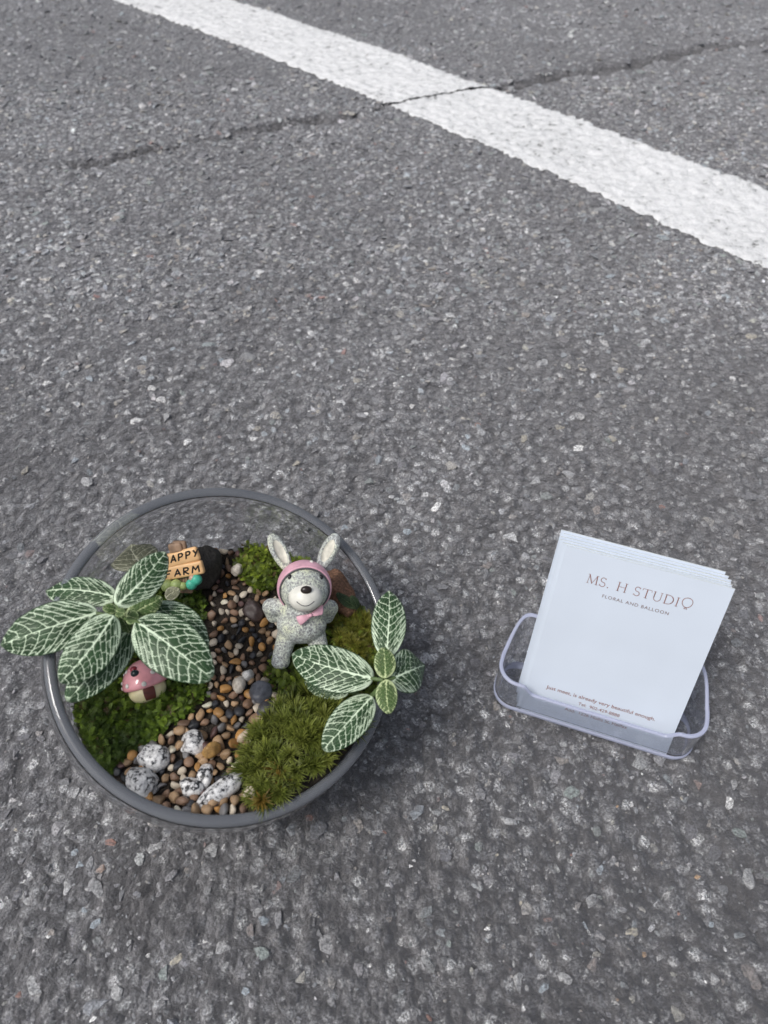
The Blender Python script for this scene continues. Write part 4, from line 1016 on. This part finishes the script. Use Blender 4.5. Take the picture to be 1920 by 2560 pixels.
def make_sign():
    org = at(459, 1452, .068); tip = org
    toc = unit(CAMP - org); xv = unit(np.cross([0, 0, 1.0], -toc) * -1); xv = np.array([1.0, -.04, 0]); xv = unit(xv - (xv @ toc) * toc * .8)
    lean = math.radians(34); yv = unit([0.04, 1, 0]); upv = unit(yv * math.sin(lean) + np.array([0, 0, 1]) * math.cos(lean)); xv = unit(np.cross(yv, upv)); yv = np.cross(upv, xv)
    R = empty('garden_sign', frame(xv, yv, upv, org))
    tag(R, 'little peach plank sign reading HAPPY FARM with ball bushes', 'sign')
    k = .001
    bm = bmesh.new(); rbox(bm, (0, .6 * k, 6.5 * k), (6.0 * k, 2.6 * k, 25 * k), .9 * k); post = bm_obj('post', bm, MAT_POST, R)
    for v in post.data.vertices: v.co.x += -.09 * (v.co.z - 5 * k)
    for i, x in enumerate((-1.9, -.6, .7, 1.9)):
        V, F = tube([(x * k, -.75 * k, (-2.5 + i % 2) * k), ((x + .2) * k, -.78 * k, 2.2 * k)], .00013, 5); link('groove', np_mesh('groove', V, F, True), MAT_BLACK, post)
    bm = bmesh.new(); rbox(bm, (-1.2 * k, -1.3 * k, 5.2 * k), (23 * k, 3.0 * k, 6.4 * k), 1.3 * k, -math.radians(13)); b1 = bm_obj('board', bm, MAT_BOARD, R)
    bm = bmesh.new(); rbox(bm, (-1.5 * k, -1.0 * k, 11.2 * k), (20 * k, 3.0 * k, 6.8 * k), 1.5 * k, -math.radians(17)); b2 = bm_obj('board', bm, MAT_BOARD, R)
    bm = bmesh.new(); rbox(bm, (-2.6 * k, -.4 * k, 16.2 * k), (6.2 * k, 3.6 * k, 4.6 * k), 1.2 * k, -math.radians(13)); bm_obj('post_top', bm, MAT_POST, R)
    GL = {'H': [[(0, 0), (.05, 1)], [(.62, 0), (.6, 1)], [(.03, .5), (.6, .52)]], 'A': [[(0, 0), (.34, 1), (.66, .02)], [(.13, .34), (.55, .36)]], 'P': [[(.05, 0), (.05, 1), (.45, .98), (.58, .76), (.46, .52), (.05, .47)]],
          'Y': [[(0, 1), (.3, .5)], [(.62, 1), (.16, 0)]], 'F': [[(.02, 0), (.05, 1), (.62, 1)], [(.05, .55), (.48, .57)]], 'R': [[(.05, 0), (.05, 1), (.45, .98), (.57, .78), (.45, .55), (.06, .5), (.62, 0)]], 'M': [[(0, 0), (.1, 1), (.38, .45), (.68, 1), (.78, 0)]]}
    for brd, word, x0, z0, hgt, wd, rot in ((b2, 'HAPPY', -8.0, 8.3, 3.3, 3.45, 17), (b1, 'FARM', -7.2, 2.0, 3.2, 4.1, 13)):
        st = []
        for i, ch in enumerate(word):
            for s in GL[ch]: st.append(([(x0 + (i * wd + p[0] * wd * 1.02), p[1] * hgt) for p in s], .72))
        V, F = ribbon(st); a_ = math.radians(rot); cx = -1.3
        zz = V[:, 1] + (V[:, 0] - x0) * math.tan(a_); W_ = np.stack([V[:, 0], np.full(len(V), -2.56 if brd is b2 else -2.86) - V[:, 2] * 1000, zz + z0 - .0], -1) * k
        link('lettering', np_mesh('lettering', W_, F, False), MAT_BLACK, brd)
    for nm, (x, y, z_, r), m in (('bush', (-6.6, -2.9, -1.6, 3.1), MAT_GBALL), ('bush', (-2.4, -3.3, -1.0, 2.8), MAT_GBALL), ('bush', (.6, -3.2, -1.4, 1.9), MAT_GBALL), ('bush', (4.2, -2.2, -.8, 2.6), MAT_TBALL), ('bush', (6.4, -1.6, 1.4, 2.7), MAT_TBALL), ('berry', (4.9, -1.9, 2.3, 1.7), MAT_PBALL)):
        bm = bmesh.new(); ellipsoid(bm, (x * k, y * k, z_ * k), (r * k, r * k * .9, r * k), None, 28, 18); bm_obj(nm, bm, m, R)
    sp = at_soil(468, 1492, -.004); Mi = R.matrix_world.inverted() if False else frame(xv, yv, upv, org).inverted()
    q = Mi @ Vector(sp); V, F = tube([(0.5 * k, -.5 * k, -4 * k), ((0.5 * k + q.x) / 2, q.y * .5, (q.z - 4 * k) / 2), (q.x, q.y, q.z)], .0011, 10); link('stick', np_mesh('stick', V, F, True), MAT_STICK, R)
make_sign()

# ------------------------------------------------------------------ business cards in an acrylic holder
CBL, CBR = at(1303, 1768, .0032), at(1666, 1881, .0032)
ex = unit(CBR - CBL); CW = float(np.linalg.norm(CBR - CBL)); CH = CW * 1.335
en = np.array([-ex[1], ex[0], 0.0]);
if en[1] < 0: en = -en
LEAN = math.radians(22.5)
eu = np.array([0, 0, 1]) * math.cos(LEAN) + en * math.sin(LEAN); eb = np.cross(eu, ex) * 1.0
if eb[1] < 0: eb = -eb
def paper_mat():
    m, nt, b = new_mat('card_paper'); co = coord(nt); f = noise(nt, co, 2500, 2); g = noise(nt, co, 30, 2)
    c = mix(nt, 1.0, ramp(nt, f, [(0.3, (.70, .775, .88)), (0.7, (.73, .805, .91))]), ramp(nt, g, [(.3, .97), (.7, 1.02)]), 'MULTIPLY')
    nt.links.new(c, b.inputs['Base Color']); b.inputs['Roughness'].default_value = .6; bump(nt, b, f, .00004, .4); return m
def edge_mat():
    return plain('card_edge', (.80, .84, .82), .6, .03, 800)
MAT_PAPER = paper_mat(); MAT_EDGE = edge_mat()
MAT_INK = plain('copper_ink', (.30, .13, .11), .4, .12, 900); MAT_INK2 = plain('grey_ink', (.22, .14, .135), .5, .1, 900)
def card(label, dx, dy, dz, rot=0.0):
    bm = bmesh.new(); th = .00055
    vs_ = [bm.verts.new((x, y, z)) for z in (0, CH) for x, y in ((0, 0), (CW, 0), (CW, th), (0, th))]
    for f, mi in (((0, 1, 5, 4), 0), ((1, 2, 6, 5), 1), ((2, 3, 7, 6), 0), ((3, 0, 4, 7), 1), ((4, 5, 6, 7), 1), ((3, 2, 1, 0), 1)):
        bm.faces.new([vs_[i] for i in f]).material_index = mi
    o = bm_obj('business_card', bm, None, None, False); o.data.materials.append(MAT_PAPER); o.data.materials.append(MAT_EDGE)
    o.matrix_world = frame(ex, eb, eu, CBL + ex * dx + eb * dy + eu * dz) @ Matrix.Rotation(rot, 4, 'Y')
    return tag(o, label, 'card', 'stack of cards in the clear holder')
front = card('front white business card printed with copper lettering', 0, 0, 0)
CL = ['second card of the stack, sticking out left of the printed card', 'third card from the front in the upright stack', 'fourth card from the front in the upright stack', 'fifth card from the front in the upright stack', 'sixth card from the front in the upright stack', 'seventh card from the front in the upright stack', 'eighth card from the front in the upright stack', 'rearmost white card of the stack, standing highest']
for i, (lab, dx, dy, dz, rt) in enumerate(zip(CL, (-.0024, -.0010, -.0018, -.0030, -.0016, -.0034, -.0028, -.0042), (.0008, .0018, .0028, .0038, .0047, .0057, .0067, .0078), (.0004, .0002, .0009, .0002, .0014, .0008, .0020, .0030), (.004, -.003, .002, -.004, .003, -.002, .004, .003))):
    card(lab, dx, dy, dz, rt)
def on_card(V, F, name, mat):
    V = np.asarray(V); W_ = np.stack([V[:, 0], -np.full(len(V), .00012) - V[:, 2], V[:, 1]], -1)
    return link(name, np_mesh(name, W_, F, False), mat, front)
def text_part(body, u0, u1, v, mat, name='lettering', spacing=1.0, bold=0.0):
    cu = bpy.data.curves.new('t', 'FONT'); cu.body = body; cu.size = .003; cu.space_character = spacing; cu.offset = bold
    o = bpy.data.objects.new('t', cu); COL.objects.link(o); dg = bpy.context.evaluated_depsgraph_get()
    me = bpy.data.meshes.new_from_object(o.evaluated_get(dg)); bpy.data.objects.remove(o)
    co = np.empty(len(me.vertices) * 3); me.vertices.foreach_get('co', co); co = co.reshape(-1, 3)
    lo, hi = co[:, 0].min(), co[:, 0].max(); k = (u1 - u0) * CW / (hi - lo)
    co = np.stack([(co[:, 0] - lo) * k + u0 * CW, np.full(len(co), -.00012), co[:, 1] * k + v * CH], -1)
    me.vertices.foreach_set('co', co.ravel()); me.update(); me.name = name
    return link(name, me, mat, front)
# serif headline: thin strokes, heavier verticals, slab serifs
def headline():
    T, t, sv = .085, .04, .035
    def ser(x, y, w=.26): return ([(x - w / 2, y), (x + w / 2, y)], sv)
    G_ = {'M': (1.12, [([(.14, 0), (.20, 1)], t), ([(.18, 1), (.56, .04)], T), ([(.56, .04), (.94, 1)], t), ([(.93, 1), (.99, 0)], T), ser(.14, .015), ser(.99, .015), ser(.14, .985, .2), ser(.98, .985, .2)]),
          'S': (.66, [(np.r_[arc(.33, .74, .23, .245, 30, 250, 16), arc(.33, .255, .245, .245, 70, -150, 16)], .06), ([(.53, .80), (.55, .98)], t), ([(.08, .22), (.06, .02)], t)]),
          '.': (.30, [(arc(.12, .05, .03, .03, 0, 360, 8), .06)]), ' ': (.42, []),
          'H': (.98, [([(.16, 0), (.16, 1)], T), ([(.82, 0), (.82, 1)], T), ([(.16, .5), (.82, .5)], t), ser(.16, .015), ser(.82, .015), ser(.16, .985), ser(.82, .985)]),
          'T': (.90, [([(.45, 0), (.45, 1)], T), ([(.05, .98), (.85, .98)], t), ([(.05, .99), (.03, .78)], t), ([(.85, .99), (.87, .78)], t), ser(.45, .015)]),
          'U': (.96, [(np.r_[[(.17, 1)], arc(.48, .32, .31, .31, 180, 360, 18), [(.79, 1)]], .055), ([(.17, 1), (.17, .33)], T), ser(.17, .985), ser(.79, .985, .22)]),
          'D': (.98, [([(.17, 0), (.17, 1)], T), (np.r_[[(.05, .985)], arc(.40, .5, .48, .485, 88, -88, 22), [(.05, .015)]], .055), (arc(.40, .5, .48, .485, 50, -50, 12), T)]),
          'I': (.40, [([(.18, 0), (.18, 1)], T), ser(.18, .015), ser(.18, .985)])}
    st = []; x = 0
    for ch in 'MS. H STUDI':
        w, s = G_[ch]; st += [(np.asarray(p) + [x, 0], q) for p, q in s]; x += w + .10
    k = (.737 - .172) * CW / (x - .1); hh = .049 * CH
    V, F = ribbon([(np.asarray(p) * [k, hh] + [.172 * CW, .837 * CH], q * k * 1.05) for p, q in st])
    on_card(V, F, 'headline', MAT_INK)
    # the last letter is a balloon
    cx, cy, r = .779 * CW, .874 * CH, .030 * CW
    pts = [(cx + r * math.sin(a_), cy + r * 1.02 * math.cos(a_) if math.cos(a_) > -.2 else cy + r * (-.2 * 1.02 + (math.cos(a_) + .2) * 1.35)) for a_ in np.linspace(0, 2 * math.pi, 40)]
    tri = [(cx - .0007, cy - r * 1.62), (cx, cy - r * 1.28), (cx + .0007, cy - r * 1.62), (cx - .0007, cy - r * 1.62)]
    V, F = ribbon([(pts, k * .065), (tri, k * .05)]); on_card(V, F, 'balloon_letter', MAT_INK)
headline()
text_part('FLORAL AND BALLOON', .293, .700, .781, MAT_INK2, 'tagline', 1.18)
text_part('Just meet, is already very beautiful enough.', .125, .856, .170, MAT_INK, 'slogan', 1.02, .00002)
text_part('Tel:  902-429-8888', .359, .637, .127, MAT_INK, 'phone_line', 1.0, .00001)
text_part('Add:  1226 Hollis St, Halifax', .283, .706, .083, MAT_INK, 'address_line', 1.0, .00001)

def make_holder():
    hx = ex; hn = en
    Wd, Dp, rc, tw = .0975, .025, .0105, .0022
    fm = (at(1250.6, 1768.3, 0) + at(1685.2, 1899.2, 0)) / 2; fm[2] = 0.0008
    c = fm + hn * (Dp / 2 - .0008) + hx * .0006
    # plan: rounded rectangle, counter-clockwise from front middle
    pts = []; nm = []
    hw_, hd = Wd / 2 - rc, Dp / 2 - rc
    def seg(a_, b_, n): return [(a_[0] + (b_[0] - a_[0]) * i / n, a_[1] + (b_[1] - a_[1]) * i / n) for i in range(n)]
    def cor(cx, cy, a0, n=14): return [(cx + rc * math.cos(math.radians(a0 + 90 * i / n)), cy + rc * math.sin(math.radians(a0 + 90 * i / n))) for i in range(n)]
    pts += seg((-hw_, -Dp / 2), (hw_, -Dp / 2), 90) + cor(hw_, -hd, -90) + seg((Wd / 2, -hd), (Wd / 2, hd), 24) + cor(hw_, hd, 0) + seg((hw_, Dp / 2), (-hw_, Dp / 2), 60) + cor(-hw_, hd, 90) + seg((-Wd / 2, hd), (-Wd / 2, -hd), 24) + cor(-hw_, -hd, 180)
    P = np.array(pts); n = len(P)
    T = np.roll(P, -1, 0) - np.roll(P, 1, 0); T /= np.linalg.norm(T, axis=1)[:, None]; O = np.stack([T[:, 1], -T[:, 0]], -1)
    lip, sh, bk = .0205, .0265, .033
    hgt = np.full(n, sh)
    isf = P[:, 1] < -hd - 1e-6
    q = smooth(.0305, .0365, np.abs(P[:, 0] - .001)); hgt = np.where(isf, lip + (sh - lip) * q, hgt)
    back = smooth(hd + .002, Dp / 2, P[:, 1]); hgt = hgt + (bk - sh) * back
    def ring(off, z, b_lean=0.0):
        Q = P + O * off; zz = np.broadcast_to(z, (n,))
        Q = Q + np.stack([np.zeros(n), back * zz * math.tan(LEAN) * .95], -1) + O * (zz * .02)[:, None]
        return c + hx * Q[:, :1] + hn * Q[:, 1:2] + np.stack([np.zeros(n), np.zeros(n), zz], -1)
    rows = [ring(-.0035, 0), ring(-.0012, 0), ring(-.0003, .0004), ring(0.0003, .0014), ring(.0004, .0030), ring(-.0002, .0042), ring(-.0002, hgt * .5 + .001), ring(-.0002, hgt - .0008), ring(-.0004, hgt - .0003), ring(-tw / 2, hgt),
            ring(-tw + .0002, hgt - .0003), ring(-tw, hgt - .0008), ring(-tw, hgt * .5 + .001), ring(-tw, .0044), ring(-tw - .0006, .0033), ring(-tw - .0020, .0030)]
    V = np.concatenate(rows); F = grid_faces(len(rows), n, True)
    me = np_mesh('card_holder', V, F, True); bm = bmesh.new(); bm.from_mesh(me); bm.verts.ensure_lookup_table()
    L = len(V); bm.faces.new([bm.verts[i] for i in range(n)][::-1]); bm.faces.new([bm.verts[i] for i in range(L - n, L)])
    bmesh.ops.recalc_face_normals(bm, faces=bm.faces); bm.to_mesh(me); bm.free()
    me.materials.append(MAT_ACRYL); me.materials.append(MAT_ACEDGE)
    mi = np.zeros(len(me.polygons), np.int32)
    for r0, r1 in ((1, 5), (7, 11)): mi[r0 * n:r1 * n] = 1
    me.polygons.foreach_set('material_index', mi)
    o = link('card_holder', me, MAT_ACRYL, None, True)
    es = o.modifiers.new('e', 'EDGE_SPLIT'); es.split_angle = math.radians(11)
    tag(o, 'clear acrylic card holder with bluish edges on the asphalt', 'card holder')
make_holder()
